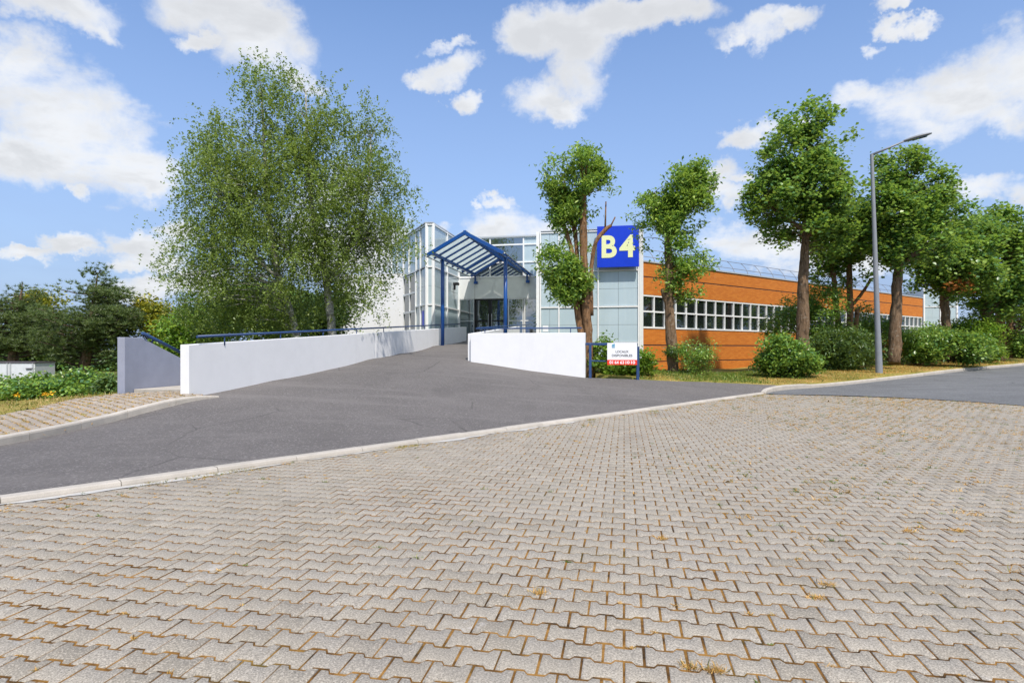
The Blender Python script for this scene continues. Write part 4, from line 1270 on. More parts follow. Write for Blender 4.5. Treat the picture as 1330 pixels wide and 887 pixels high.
# --- shrubs
def shrub(label, Y, blobs, ncl, nl, spread, lsize, asp, mat, seed, base=None, name='shrub', gap=-.1, droop=.3, up=.8, stems=None, cat='shrub', group=None, f=2.0):
    b = blobs[0]
    bu, bv = base or (b[0], b[1] + b[3])
    st = stems or [[(bu - 6 + 6 * k, bv, .03, .2 * k), (b[0] + random.uniform(-.5, .5) * b[2], b[1], .015, .2 * k)] for k in range(3)]
    return make_tree(name, label, cat, Y, st, blobs, ncl, nl, spread, lsize, asp, mat, 'bark_dark', seed=seed, gap=gap, f=f, shell=.75, twig=.25, twig_r=.008, droop=droop, up=up, stemname='stems', group=group)
shrub('leafy green shrub behind the blue railing under the letting board', 21.3,
      [(795, 476, 28, 16, .3), (785, 458, 18, 14, .5), (815, 480, 22, 13, 0), (833, 470, 16, 12, 0, .6), (840, 484, 12, 6, 0, .4)], 150, 45, .14, .14, .5, 'leaf_bright', 110, base=(800, 492))
shrub('loose twiggy shrub beside the leaning pollarded trunk', 23.6,
      [(897, 468, 26, 18, 0), (905, 455, 24, 12, 0, .6), (880, 480, 14, 8, 0, .5)], 120, 32, .14, .08, .6, 'leaf_shrub', 111, base=(898, 488), gap=.12)
shrub('ivy like growth round the foot of the leaning pollarded trunk', 23.6,
      [(872, 473, 9, 16, 0), (878, 484, 10, 6, 0, .5)], 45, 32, .10, .08, .8, 'leaf_dark', 112, base=(872, 488))
shrub('rounded glossy shrub at the foot of the tallest linden', 23.6,
      [(1026, 470, 34, 16, 0, 1.2), (1015, 455, 26, 16, 0, .8), (1045, 474, 20, 12, 0, .7), (997, 478, 14, 8, .3, .3)], 300, 40, .14, .12, .75, 'leaf_shrub', 113, base=(1022, 488), f=1.2)
shrub('tall feathery shrub covering the wing windows behind the tallest linden', 28.5,
      [(1030, 405, 30, 15, 0, .8), (1015, 425, 22, 14, 0, .6), (1068, 400, 26, 34, 0, 1.0), (1075, 445, 32, 20, 0, .9)], 280, 44, .22, .16, .4, 'leaf_shrub', 114, base=(1065, 480), gap=.05, droop=.9)
shrub('dark drooping shrub behind the triple stemmed linden', 27.0,
      [(1098, 462, 34, 16, 0, 1), (1078, 450, 26, 20, 0, .8), (1118, 444, 20, 12, .6, .5)], 250, 44, .20, .16, .4, 'leaf_dark', 115, base=(1095, 484), droop=.9)
shrub('feathery bright shrub behind the street lamp', 30.0,
      [(1132, 430, 28, 15, 0, 1), (1118, 408, 14, 12, 0, .25), (1142, 456, 20, 12, 0, .6)], 200, 44, .22, .16, .4, 'leaf_shrub', 116, base=(1130, 475), droop=.9)
shrub('wide feathery hedge shrub right of the broad linden', 30.0,
      [(1188, 447, 24, 14, 0, 1), (1172, 460, 18, 9, 0, .5), (1210, 436, 22, 11, .6, .6), (1198, 455, 16, 9, -.3, .4)], 230, 44, .22, .16, .4, 'leaf_shrub', 117, base=(1195, 474), droop=.9)
shrub('glossy round shrub below the linden with rust leaves', 28.5,
      [(1236, 452, 36, 17, 0, 1.2), (1215, 460, 22, 9, 0, .5), (1262, 460, 18, 9, 0, .4)], 260, 40, .18, .15, .7, 'leaf_shrub', 118, base=(1238, 470), f=1.2)
shrub('bright arching shrub between the right hand lindens', 33.0,
      [(1262, 430, 28, 14, 0, 1), (1282, 448, 18, 9, 0, .5), (1236, 434, 16, 9, 0, .3)], 170, 42, .24, .18, .45, 'leaf_bright', 119, base=(1262, 468), droop=.8)
shrub('small bright sapling shrub at the foot of the dark crowned linden', 31.5,
      [(1285, 458, 16, 9, 0), (1278, 445, 10, 10, 0, .4)], 60, 36, .16, .15, .7, 'leaf_bright', 120, base=(1283, 470))
shrub('low hedge shrub at the right frame edge behind the verge', 36.0,
      [(1335, 455, 28, 11, 0), (1320, 440, 16, 12, 0, .4)], 130, 38, .26, .18, .6, 'leaf_shrub', 121, base=(1332, 468))
shrub('dark purple leaved shrub behind the right hand lindens', 42.0,
      [(1312, 435, 20, 12, 0), (1335, 430, 16, 14, 0, .6)], 120, 38, .3, .2, .7, 'leaf_purple', 122, base=(1315, 462))
# rose hedge on the left
shrub('low bramble hedge with yellow blooms left of the paved island', 16.5,
      [(60, 508, 48, 18, 0, 1), (18, 512, 36, 18, 0, .8), (105, 502, 38, 18, .5, .9), (-30, 512, 34, 18, 0, .8), (128, 512, 18, 10, 0, .3)], 620, 34, .11, .10, .75, 'leaf_linden', 130, base=(60, 530), f=1.4)
bl = [o for o in COL.objects if o.get('label', '').startswith('low bramble')][0]
rgb = np.random.default_rng(5)
for k_, (u, v) in enumerate(((59, 511.5), (67, 510.5), (21, 513))):
    leaf_mesh('bloom', P(u, v, 15.4) + rgb.normal(0, 1, (16, 3)) * .035, .08, .8, M['yellow_bloom'], bl, 0, 9 + k_, .8)
shrub('small dark shrub in front of the grey stair wall end', 16.0, [(140, 503, 12, 10, 0)], 60, 34, .1, .1, .7, 'leaf_dark', 131, base=(140, 516))

# --- pines at the left
def pine(label, Y, trunk, blobs, ncl, seed, leaning=None, mat='needle'):
    rng = np.random.default_rng(seed)
    t_ = thing('pine_tree', label, 'tree', P(trunk[0][0], trunk[0][1], Y), 'pines at the left')
    pts = [np.array([*P(p[0], p[1], Y), p[2]]) for p in trunk]
    cm = catmull(pts, 5)
    MB().tube([c[:3] for c in cm], [c[3] for c in cm], 9, jitter=.08).build('trunk', M['bark'], t_, smooth=True)
    if leaning: 
        pl = [np.array([*P(p[0], p[1], Y + .5), p[2]]) for p in leaning]
        MB().tube([c[:3] for c in pl], [c[3] for c in pl], 9, jitter=.08).build('trunk', M['bark'], t_, smooth=True)
    cen = sample_blobs(blobs, Y, ncl, rng, .05, 1.1, .9)
    S = np.array(cm); bb = MB()
    for q in cen[:int(ncl * .55)]:
        dd = np.abs(S[:, 2] - (q[2] - .25 * np.linalg.norm(S[:, :2] - q[:2], axis=1)))
        a = S[np.argmin(dd)][:3]
        bb.tube([a, a * .5 + q * .5 - [0, 0, .1], q], [.05, .035, .015], 5, cap=False)
    bb.build('branches', M['bark_dark'], t_, smooth=True)
    # needle tufts: each tuft a burst of needles
    ntuft, nn_ = 10, 16
    tc = np.repeat(cen, ntuft, 0) + rng.normal(0, 1, (ncl * ntuft, 3)) * np.array([.34, .34, .14])
    m_ = len(tc)
    base = np.repeat(tc, nn_, 0); k = len(base)
    d = rng.normal(0, 1, (k, 3)); d[:, 2] = np.abs(d[:, 2]) * .9 + .25; d /= np.linalg.norm(d, axis=1, keepdims=True)
    ln_ = rng.uniform(.14, .27, (k, 1))
    side = np.cross(d, rng.normal(0, 1, (k, 3))); side /= np.linalg.norm(side, axis=1, keepdims=True) + 1e-9
    V = np.stack([base - side * .016, base + side * .016, base + d * ln_], 1).reshape(-1, 3)
    obj_arrays('crown', V, np.arange(3 * k), 3, M[mat], t_)
    return t_
pine('broad dark pine with a forked trunk, nearest the grey stair wall', 33.0,
     [(107, 487, .30), (112, 465, .26), (117, 435, .22), (121, 400, .12), (127, 355, .02)],
     [(128, 362, 15, 12, 0, .3), (125, 385, 32, 14, 0, .8), (88, 372, 14, 8, 0, .15), (120, 410, 55, 18, 0, 1.5), (105, 438, 48, 16, 0, 1.3), (150, 425, 32, 20, 0, .9), (90, 460, 26, 14, 0, .6), (140, 460, 22, 14, 0, .6), (105, 360, 6, 10, 0, .06)],
     500, 201, leaning=[(105, 487, .2), (109, 460, .18), (110, 440, .15)])
pine('pine with sparse upswept branches at the left frame edge', 36.0,
     [(16, 480, .30), (18, 455, .26), (22, 420, .2), (27, 390, .09), (29, 366, .02)],
     [(29, 372, 10, 8, 0, .12), (10, 380, 14, 7, 0, .15), (55, 385, 14, 7, 0, .18), (30, 400, 26, 10, 0, .4), (10, 410, 30, 14, 0, .8), (48, 418, 28, 14, 0, .8), (15, 440, 34, 16, 0, 1), (50, 448, 26, 16, 0, .8), (-25, 420, 30, 34, 0, 1)],
     480, 202)
bgs = [
 ('dark dense evergreen closing the view behind the white container', 45, [(55, 455, 40, 26, 0, 1), (90, 470, 26, 16, 0, .5), (30, 470, 40, 16, 0, .6)], 'leaf_dark', 300, .3, .24, (60, 482)),
 ('yellow green tree behind the sloping stair rail', 34, [(200, 420, 26, 22, 0, 1), (190, 405, 22, 14, 0, .6), (215, 440, 26, 20, 0, .7), (175, 440, 16, 18, 0, .4)], 'leaf_yellow', 230, .24, .17, (200, 470)),
 ('yellowing tree peeping between the two pines', 44, [(42, 392, 16, 12, 0, 1), (62, 405, 14, 12, 0, .7), (75, 385, 8, 14, 0, .3)], 'leaf_yellow', 110, .26, .2, (50, 470)),
 ('fresh green tree at the left foot of the birch', 27, [(245, 430, 32, 24, 0, 1), (275, 415, 34, 26, 0, 1), (225, 455, 26, 14, 0, .5)], 'leaf_bright', 300, .22, .15, (245, 475)),
 ('dense green tree directly behind the birch', 30, [(330, 405, 46, 34, 0, 1.1), (375, 410, 40, 34, 0, 1), (300, 425, 30, 20, 0, .5)], 'leaf_shrub', 420, .25, .17, (335, 465)),
 ('dark shrubby tree between the birch and the white wall', 29, [(415, 410, 30, 26, 0, 1), (440, 400, 20, 22, 0, .5)], 'leaf_dark', 230, .24, .16, (415, 460)),
 ('dark thicket tree between the broad pine and the stair wall', 48, [(150, 478, 34, 16, 0, 1), (118, 480, 20, 12, 0, .4)], 'leaf_dark', 200, .3, .22, (150, 492)),
]
for i, (lab, Y, blobs, mat, ncl, sp_, ls, bs) in enumerate(bgs):
    shrub(lab, Y, blobs, ncl, 36, sp_, ls, .75, mat, 310 + i, base=bs, name='background_tree', gap=-.05, cat='tree', f=1.0,
          stems=[[(bs[0], bs[1], .16), (blobs[0][0], blobs[0][1], .08)]])
# trees on the far side of the street behind the camera (seen in the windows)
for i, (x, y, h, lab) in enumerate(((-14, -22, 9, 'round tree across the street, behind the viewer to the left'), (3, -30, 11, 'tall tree across the street, straight behind the viewer'),
                                     (20, -24, 8, 'spreading tree across the street, behind the viewer to the right'), (34, -8, 8, 'low tree beyond the end of the paving on the right'),
                                     (40, 19, 8, 'full tree across the street, beyond the right frame edge'), (50, 28, 9, 'tall full tree across the street, well beyond the right frame edge'), (46, 6, 10, 'big tree across the street, farther right beyond the paving'),
                                     (60, 36, 10, 'tall tree across the street bend, second farthest on the right'), (70, 44, 10, 'tall tree at the far end of the street, farthest on the right'))):
    rng = np.random.default_rng(400 + i)
    t_ = thing('street_tree', lab, 'tree', (x, y, -.2), 'trees across the street')
    MB().tube([(x, y, -.3), (x + .2, y, h * .35), (x, y + .2, h * .7)], [.28, .22, .1], 8).build('trunk', M['bark'], t_, smooth=True)
    d = rng.normal(0, 1, (240, 3)); d /= np.linalg.norm(d, axis=1, keepdims=True)
    c = np.array([x, y, h * .65]) + d * (rng.uniform(.3, 1, (240, 1)) ** .5) * np.array([h * .38, h * .38, h * .36])
    c = np.repeat(c, 22, 0) + rng.normal(0, .4, (240 * 22, 3))
    leaf_mesh('crown', c, .34, .8, M['leaf_linden'], t_, .2, 3 + i, .8)

# ------------------------------------------------------------------ white site container
Yc = 30.0
t_ = thing('site_container', 'long white container with a flat dark roof edge behind the bramble hedge', 'container', P(36, 490, Yc))
cx0, cx1 = (-70 - CU) / F * Yc, (45 - CU) / F * Yc
zc1 = EYE + (HV - 470) / F * Yc
o2 = np.array([cx0, Yc]); ee = np.array([1.0, 0]); nb = np.array([0, -1.0])
MB().obox(o2, ee, nb, 0, cx1 - cx0, -1.35, 0, -.3, zc1 - .06).build('body', M['container'], t_, bevel=.02)
MB().obox(o2, ee, nb, -.03, cx1 - cx0 + .03, -1.38, .03, zc1 - .06, zc1).build('roof_edge', M['joint_grey'], t_)
for u in (10, 14, 43):
    a = (u - CU) / F * Yc - cx0
    MB().obox(o2, ee, nb, a - .03, a + .03, 0, .05, -.3, zc1 - .07).build('upright', M['alu'], t_)
a = (39 - CU) / F * Yc - cx0
MB().obox(o2, ee, nb, a - .18, a + .18, .0, .06, zc1 - .36, zc1 - .31).build('door_bar', M['joint_grey'], t_)

# far low building on the right
fb = thing('low_building', 'low distant orange brick building with a white roof band behind the right hand lindens', 'building', P(1310, 465, 62))
oq = P(1262, 465, 62)[:2]
MB().obox(oq, R2, NB, 0, 12, -8, 0, .3, EYE + (HV - 452.5) / F * 62).build('wall', M['brick'], fb)
MB().obox(oq, R2, NB, -.1, 12.1, -8.1, .1, EYE + .05, EYE + .50).build('roof_band', M['white_metal'], fb)

# ------------------------------------------------------------------ grasses
def blades(name, x, y, z, hgt, wid, mat, label, cat, seed, lean=.6, per=1):
    rng = np.random.default_rng(seed)
    x, y, z, hgt = (np.repeat(np.asarray(q, float), per) for q in (x, y, z, hgt))
    n = len(x)
    b = np.stack([x, y, z], 1)
    if per > 1:
        b[:, :2] += rng.normal(0, 1, (n, 2)) * hgt[:, None] * .22 + (rng.normal(0, 1, (n, 1)) * hgt[:, None] * .45) * R2[None, :]
    d = rng.normal(0, lean, (n, 3)); d[:, 2] = 1; d /= np.linalg.norm(d, axis=1, keepdims=True)
    h_ = (hgt * rng.uniform(.5, 1.3, n))[:, None]
    th = rng.uniform(0, 6.28, n); s = np.stack([np.cos(th), np.sin(th), np.zeros(n)], 1) * wid
    m1 = b + d * h_ * .55; bend = rng.normal(0, .25, (n, 3)) * h_; bend[:, 2] = -np.abs(bend[:, 2]) * .6
    V = np.stack([b - s, b + s, m1 + s * .7, b + d * h_ + bend, m1 - s * .7], 1).reshape(-1, 3)
    o = obj_arrays(name, V, np.arange(5 * n), 5, mat)
    o['kind'] = 'stuff'; o['label'] = label; o['category'] = cat
    return o
def scatter_poly(poly, n, rng):
    pa = np.array([np.asarray(p[:2], float) for p in poly]); out_ = []
    tot = 0
    while tot < n:
        x = rng.uniform(pa[:, 0].min(), pa[:, 0].max(), n); y = rng.uniform(pa[:, 1].min(), pa[:, 1].max(), n)
        k = inside(pa, x, y); out_.append(np.stack([x[k], y[k]], 1)); tot += k.sum()
    return np.concatenate(out_)[:n]
rg = np.random.default_rng(77)
near_verge = [(4.3, 20.0)] + verge_front[1:] + [k[:2] + np.array([-.1, .12]) for k in kerbR[14:44]] + [(26, 36), (17, 31), (10, 28), (6.5, 27), (4.4, 24)]
q = scatter_poly(near_verge, 60000, rg)
dryness = np.sin(q[:, 0] * .9 + 1) * np.sin(q[:, 1] * 1.1) + .5 * np.sin(q[:, 0] * 2.7) + rg.normal(0, .45, len(q)) + np.clip((q[:, 0] - 8) * .12, -.5, .8)
# distance from front edge: dry near the kerb
dk = np.where(q[:, 0] < 8, q[:, 1] - 20.4, -.6 * (q[:, 0] - 8.3) + .8 * (q[:, 1] - 20.6))
dryness = dryness + .45 - np.clip((dk - .5) * .6, 0, 1.5)
gz = verge_h(q[:, 0], q[:, 1]) - .01
gr = dryness < .35
blades('verge_grass', q[gr, 0], q[gr, 1], gz[gr], rg.uniform(.05, .15, gr.sum()), .008, M['grass_green'], 'short green grass growing on the verge by the brick wing', 'grass', 1)
blades('verge_dry_grass', q[~gr, 0], q[~gr, 1], gz[~gr], rg.uniform(.03, .10, (~gr).sum()), .008, M['grass_dry'], 'dry straw coloured grass along the kerb of the verge', 'grass', 2, lean=1.0)
q = scatter_poly([(-24, -4), (-16, 2), (-12.2, 6), (-10.3, 9.6), (-9.95, 11.6), (-10.0, 13.8), (-10.0, 16), (-13, 16), (-18, 12), (-26, 6)], 16000, rg)
blades('strip_grass', q[:, 0], q[:, 1], Hd(q[:, 0], q[:, 1]) + .035, rg.uniform(.04, .12, len(q)), .008, M['grass_blade'], 'thin grass strip between bramble hedge and paved island', 'grass', 3)
# dry grass in the joints of the island paving
q = scatter_poly(island_poly, 20000, rg)
ia = A + .5
aa = q @ np.array([math.cos(ia), -math.sin(ia)]); bb_ = q @ np.array([math.sin(ia), math.cos(ia)])
bj = (np.floor(bb_ / .165) + .5) * .165 + rg.normal(0, .008, len(q))
q = np.stack([aa * math.cos(ia) + bj * math.sin(ia), -aa * math.sin(ia) + bj * math.cos(ia)], 1)
blades('joint_grass', q[:, 0], q[:, 1], Hd(q[:, 0], q[:, 1]) + .045, rg.uniform(.025, .055, len(q)), .006, M['grass_dry'], 'dry grass tufts in the joints of the paved island', 'grass', 4, per=2, lean=1.1)
# weeds in the joints of the street paving: snapped to joints, in patches
q = scatter_poly(pave_poly, 170000, rg)
q = q[(q[:, 1] > 1.2) & (np.abs(q[:, 0]) < q[:, 1] * 1.0 + 1)]
r_, d_ = R2, D2
aa = q @ r_; bb_ = q @ d_
J = np.floor(bb_ / .165 + .5)
onrow = rg.random(len(q)) < .5
bj = np.where(onrow, (J + .5) * .165, bb_)
ph = (J % 2) * .5
aj = np.where(onrow, aa, (np.floor(aa / .2 - ph + .5) + .5 + ph) * .2)
ph2 = ((aj / .2 - ph) % 1)
bj = np.where(onrow, bj + np.where(np.abs(((aj / .2 - ph + .5) % 1) - .5) > .25, .012, -.012), bj)
xw = aj * r_[0] + bj * d_[0]; yw = aj * r_[1] + bj * d_[1]
dens = np.sin(xw * .8 + 2) * np.sin(yw * .6 + 1) + .5 * np.sin(xw * 2.1) * np.sin(yw * 1.9 + 2) + np.clip((xw - 1.5) * .25, -.2, 1.5)
kd = np.abs((np.stack([xw, yw], 1) - K1) @ KN)
keep = rg.random(len(xw)) < (np.clip(.018 + .08 * dens, .006, .26) + .16 * np.exp(-kd / .35)) * np.clip(yw / 7, .6, 1.1)
xw, yw = xw[keep], yw[keep]
dry = rg.random(len(xw)) < .84
for sel, nm, mt, lb in ((dry, 'paving_dry_weeds', 'grass_dry', 'dry straw weeds in the joints of the street paving'), (~dry, 'paving_weeds', 'grass_green', 'small green weeds in the joints of the street paving')):
    hh = rg.uniform(.012, .034, sel.sum()) * (1 + 1.2 * (rg.random(sel.sum()) < .05)) * (1 + .03 * yw[sel])
    blades(nm, xw[sel], yw[sel], np.full(sel.sum(), -.003), hh, .0026, M[mt], lb, 'weeds', 6 if nm.endswith('y_weeds') else 7, lean=1.7, per=16)
# larger tufts along the kerb
tu = []
for s_ in (1.3, 1.7, 2.0, 2.35, 4.6, 4.8, 9.5, 12.0, 14.2, 15.8, 17.0, 18.2, 18.6, 18.9, -2, -3):
    for _ in range(26):
        p_ = kerbF(s_ + random.gauss(0, .10)) + KN * (abs(random.gauss(.09, .06)) + .02); tu.append(p_)
tu = np.array(tu)
blades('kerb_tufts', tu[:, 0], tu[:, 1], np.full(len(tu), 0.0), np.full(len(tu), .035), .0025, M['grass_blade'], 'grass tufts rooted between kerb and street paving', 'weeds', 8, lean=1.0, per=6)
for bx, by in ((P(895, 868, 2.76)[:2]), (P(932, 874, 2.72)[:2])): pass
tx = []
for u, v in ((895, 866), (931, 872), (1060, 777), (1245, 690), (1075, 760), (700, 770), (860, 700), (1100, 640), (1180, 690)):
    Yt = EYE * F / (v - HV); tx += [(((u - CU) / F * Yt) + random.gauss(0, .012), Yt + random.gauss(0, .012)) for _ in range(14)]
tx = np.array(tx)
blades('dry_tufts', tx[:, 0], tx[:, 1], np.zeros(len(tx)), np.full(len(tx), .045), .0020, M['grass_dry'], 'pale dry tufts standing in the near paving joints', 'weeds', 12, lean=1.1, per=5)

# ------------------------------------------------------------------ sun, sky, clouds
SUN_EL = math.radians(56)
to_sun = np.array([.26, -1.0]); to_sun /= np.linalg.norm(to_sun)
sd3 = Vector((to_sun[0] * math.cos(SUN_EL), to_sun[1] * math.cos(SUN_EL), math.sin(SUN_EL)))
ld = bpy.data.lights.new('sun', 'SUN'); ld.energy = 3.9; ld.angle = math.radians(1.5); ld.color = (1, .93, .84)
lo = bpy.data.objects.new('sun', ld); COL.objects.link(lo)
lo.rotation_euler = (-sd3).to_track_quat('-Z', 'Y').to_euler()
lo.location = sd3 * 60

wd = bpy.data.worlds.new('World'); scene.world = wd; wd.use_nodes = True
nt = wd.node_tree
for n in list(nt.nodes): nt.nodes.remove(n)
out = nt.nodes.new('ShaderNodeOutputWorld')
bg = N(nt, 'ShaderNodeBackground')
sky = N(nt, 'ShaderNodeTexSky', sky_type='NISHITA')
sky.sun_disc = False; sky.sun_elevation = SUN_EL
sky.sun_rotation = math.atan2(to_sun[0], to_sun[1])
sky.air_density = 1.0; sky.dust_density = .6; sky.ozone_density = 3.0; sky.altitude = 100
tc = N(nt, 'ShaderNodeTexCoord')
nrmz = N(nt, 'ShaderNodeVectorMath', operation='NORMALIZE'); nt.links.new(tc.outputs['Generated'], nrmz.inputs[0])
dirn = nrmz.outputs[0]
def vm(op, a, b=None):
    n = N(nt, 'ShaderNodeVectorMath', operation=op)
    for i, x in enumerate((a, b)):
        if x is None: continue
        if hasattr(x, 'links'): nt.links.new(x, n.inputs[i])
        else: n.inputs[i].default_value = x
    return n.outputs['Value'] if op == 'DOT_PRODUCT' else n.outputs[0]
def mth(op, a, b=None, c=None, clamp=False):
    n = N(nt, 'ShaderNodeMath', operation=op); n.use_clamp = clamp
    for i, x in enumerate((a, b, c)):
        if x is None: continue
        if hasattr(x, 'links'): nt.links.new(x, n.inputs[i])
        else: n.inputs[i].default_value = x
    return n.outputs[0]
clouds = [ # u, v, ru, rv, rotation deg (screen, + = right end up)
 (75, 18, 62, 24, -12), (112, 42, 34, 13, -15),
 (45, 115, 80, 46, -15), (95, 165, 110, 52, -28), (35, 205, 70, 34, -5), (165, 205, 75, 34, -25), (205, 238, 28, 14, 0), (118, 247, 14, 9, -40), (15, 90, 50, 22, 0),
 (290, 25, 80, 30, -10), (340, 55, 70, 40, -8), (385, 82, 32, 16, -30), (250, 60, 25, 10, 0),
 (90, 319, 32, 9, -5), (20, 331, 36, 7, 0), (190, 312, 38, 12, -5), (200, 335, 40, 11, -8), (160, 338, 22, 8, 0), (225, 300, 30, 12, 0),
 (583, 62, 24, 9, 5), (588, 95, 26, 17, 30), (570, 108, 22, 10, -10), (602, 135, 12, 11, 0),
 (678, 42, 32, 26, 20), (735, 35, 52, 30, 0), (757, 68, 34, 30, 10), (745, 110, 30, 36, 20), (700, 130, 34, 26, 10), (735, 152, 18, 14, 0), (800, 22, 50, 22, 5), (855, 12, 52, 20, 0),
 (985, 40, 46, 19, 18), (1025, 28, 34, 15, 5), (955, 56, 16, 10, 30),
 (1150, 10, 26, 8, 30), (1160, 38, 28, 10, 5), (1195, 30, 26, 9, 10), (1135, 68, 13, 9, 20), 
 (1115, 120, 46, 17, 5), (1180, 132, 66, 36, 8), (1255, 122, 66, 48, 12), (1310, 95, 46, 44, 10), (1200, 168, 70, 22, 2), (1315, 150, 40, 26, 0), (985, 176, 26, 13, 12), (1040, 165, 18, 10, 0),
 (938, 232, 26, 18, 15), (938, 262, 30, 14, 0), (965, 240, 18, 8, 0),
 (640, 256, 18, 8, 8), (620, 268, 8, 5, 0), (665, 285, 52, 22, 0), (700, 292, 42, 20, 0), (640, 298, 30, 12, 0), (575, 290, 14, 9, 20),
 (450, 320, 70, 50, 0), (430, 250, 50, 30, 10), (250, 370, 90, 16, 0), (1150, 330, 120, 26, 0), (980, 320, 90, 22, 0), (1280, 250, 60, 16, 0)]
def warp(scale, amt, det):
    n = N(nt, 'ShaderNodeTexNoise'); n.inputs['Scale'].default_value = scale; n.inputs['Detail'].default_value = det; n.inputs['Roughness'].default_value = .65
    nt.links.new(dirn, n.inputs['Vector'])
    v_ = vm('SUBTRACT', n.outputs['Color'], (.5, .5, .5))
    m__ = N(nt, 'ShaderNodeVectorMath', operation='SCALE'); nt.links.new(v_, m__.inputs[0]); m__.inputs['Scale'].default_value = amt
    return m__.outputs[0]
dirw = vm('ADD', dirn, vm('ADD', warp(6.0, .13, 6), warp(22.0, .03, 5)))
field = None
for (u, v, ru, rv, rot) in clouds:
    c = Vector(((u - CU) / F, 1, (HV - v) / F)); ln_ = c.length; cn = c / ln_
    cn_ok = True
    # tangent vectors: angular size of a pixel shrinks off axis
    cs = math.cos(math.radians(rot)); sn = math.sin(math.radians(rot))
    def dirpt(du, dv): 
        q_ = Vector(((u + du - CU) / F, 1, (HV - v + dv) / F)).normalized(); return q_ - cn
    ta = dirpt(cs * ru, sn * ru); tb = dirpt(-sn * rv, cs * rv)
    # dual basis so that a = n . ga, b = n . gb
    ta = ta - cn * ta.dot(cn); tb = tb - cn * tb.dot(cn)
    aa_, ab_, bb2 = ta.dot(ta), ta.dot(tb), tb.dot(tb); det = aa_ * bb2 - ab_ * ab_
    ga = (ta * bb2 - tb * ab_) / det; gb = (tb * aa_ - ta * ab_) / det
    a = vm('DOT_PRODUCT', dirw, tuple(ga)); b = vm('DOT_PRODUCT', dirw, tuple(gb))
    r2 = mth('MULTIPLY_ADD', a, a, mth('MULTIPLY', b, b))
    val = mth('SUBTRACT', 1.0, r2)
    if field is None: field = val
    else:
        n = N(nt, 'ShaderNodeMath', operation='SMOOTH_MAX'); nt.links.new(field, n.inputs[0]); nt.links.new(val, n.inputs[1]); n.inputs[2].default_value = .35; field = n.outputs[0]
sep = N(nt, 'ShaderNodeSeparateXYZ'); nt.links.new(dirn, sep.inputs[0])
front = mth('GREATER_THAN', sep.outputs[1], 0.02)
zz = mth('MAXIMUM', mth('ADD', sep.outputs[2], .22), .05)
cmb = N(nt, 'ShaderNodeCombineXYZ')
nt.links.new(mth('DIVIDE', sep.outputs[0], zz), cmb.inputs[0]); nt.links.new(mth('DIVIDE', sep.outputs[1], zz), cmb.inputs[1])
nt.links.new(mth('MULTIPLY', sep.outputs[2], 1.5), cmb.inputs[2])
nz = noise(nt, 3.4, 10, .60, cmb.outputs[0], .25)
nz_big = noise(nt, 1.1, 6, .55, cmb.outputs[0], .1)
nzz = noise(nt, 14, 6, .6, dirn, .2)
f1 = mth('MAXIMUM', mth('MINIMUM', field, 1.0), -2.5)
edge = mth('MULTIPLY_ADD', mth('SUBTRACT', nz, .5), 6.0, mth('MULTIPLY_ADD', f1, 1.1, .25))
edge = mth('MULTIPLY_ADD', mth('SUBTRACT', nzz, .5), 3.6, edge)
mr = N(nt, 'ShaderNodeMapRange', interpolation_type='SMOOTHSTEP'); nt.links.new(edge, mr.inputs[0]); mr.inputs[1].default_value = -.95; mr.inputs[2].default_value = 1.45
dfront = mth('MULTIPLY', mr.outputs[0], front)
mr2 = N(nt, 'ShaderNodeMapRange', interpolation_type='SMOOTHSTEP'); nt.links.new(nz_big, mr2.inputs[0]); mr2.inputs[1].default_value = .48; mr2.inputs[2].default_value = .62
up_ = mth('GREATER_THAN', sep.outputs[2], 0.0)
dback = mth('MULTIPLY', mth('MULTIPLY', mr2.outputs[0], mth('SUBTRACT', 1.0, front)), up_)
dens_ = mth('ADD', dfront, dback, clamp=True)
dens_ = mth('MULTIPLY', dens_, .93)
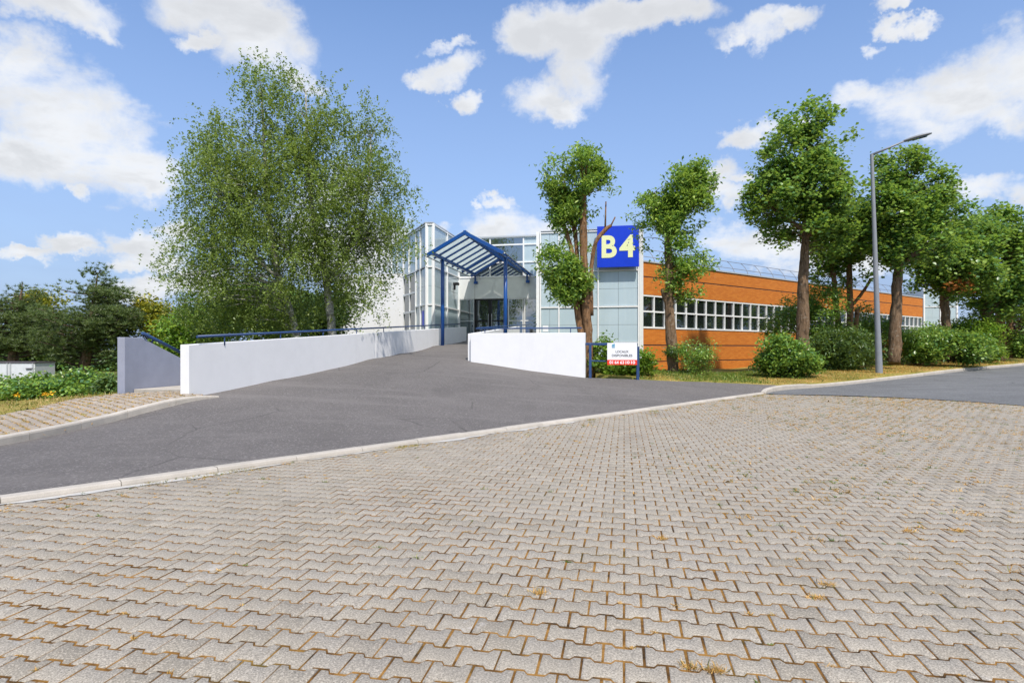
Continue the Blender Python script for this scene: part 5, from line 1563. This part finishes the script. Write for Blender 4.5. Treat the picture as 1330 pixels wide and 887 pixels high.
# low veil: cirrus whitening toward the horizon
veil = N(nt, 'ShaderNodeMapRange'); nt.links.new(sep.outputs[2], veil.inputs[0]); veil.inputs[1].default_value = .0; veil.inputs[2].default_value = .52; veil.inputs[3].default_value = 1.0; veil.inputs[4].default_value = .0
veiln = mth('MULTIPLY', veil.outputs[0], mth('MULTIPLY_ADD', nz_big, .5, .75), None, True)
sh = mth('MULTIPLY_ADD', nz, -.0, 1.0)
lit = N(nt, 'ShaderNodeMapRange'); nt.links.new(edge, lit.inputs[0]); lit.inputs[1].default_value = -.2; lit.inputs[2].default_value = 2.2
lit.inputs[3].default_value = 1.02; lit.inputs[4].default_value = .90
CL = 4.7
shade_ = N(nt, 'ShaderNodeMapRange', interpolation_type='SMOOTHSTEP'); nt.links.new(nz, shade_.inputs[0]); shade_.inputs[1].default_value = .40; shade_.inputs[2].default_value = .66; shade_.inputs[3].default_value = 1.06; shade_.inputs[4].default_value = .88
litv = mth('MULTIPLY', lit.outputs[0], shade_.outputs[0])
cc_ = N(nt, 'ShaderNodeCombineXYZ')
for i, k in enumerate((.965, .98, 1.0)): nt.links.new(mth('MULTIPLY', litv, CL * k), cc_.inputs[i])
tint = mixc(nt, 1.0, sky.outputs[0], (1.0, 1.04, 1.12), 'MULTIPLY')
c1_ = mixc(nt, veiln, tint, (CL * .36, CL * .48, CL * .74))
m_ = N(nt, 'ShaderNodeMix', data_type='RGBA'); nt.links.new(dens_, m_.inputs[0]); nt.links.new(c1_, m_.inputs[6]); nt.links.new(cc_.outputs[0], m_.inputs[7])
nt.links.new(m_.outputs[2], bg.inputs[0]); bg.inputs[1].default_value = .15
nt.links.new(bg.outputs[0], out.inputs[0])

# ------------------------------------------------------------------ camera
cam = bpy.data.cameras.new('camera'); co = bpy.data.objects.new('camera', cam); COL.objects.link(co)
co.location = (0, 0, EYE); co.rotation_euler = (math.radians(90), 0, 0)
cam.sensor_width = 36; cam.lens = F / 1330 * 36; cam.shift_y = (HV - 443.5) / 1330
cam.clip_start = .1; cam.clip_end = 3000
scene.camera = co
vs = scene.view_settings
scene.display_settings.display_device = 'sRGB'
vs.view_transform = 'Standard'; vs.look = 'None'; vs.exposure = 0.45; vs.gamma = 1; vs.use_curve_mapping = False
scene.cycles.use_denoising = True
scene.cycles.max_bounces = 6; scene.cycles.transparent_max_bounces = 8
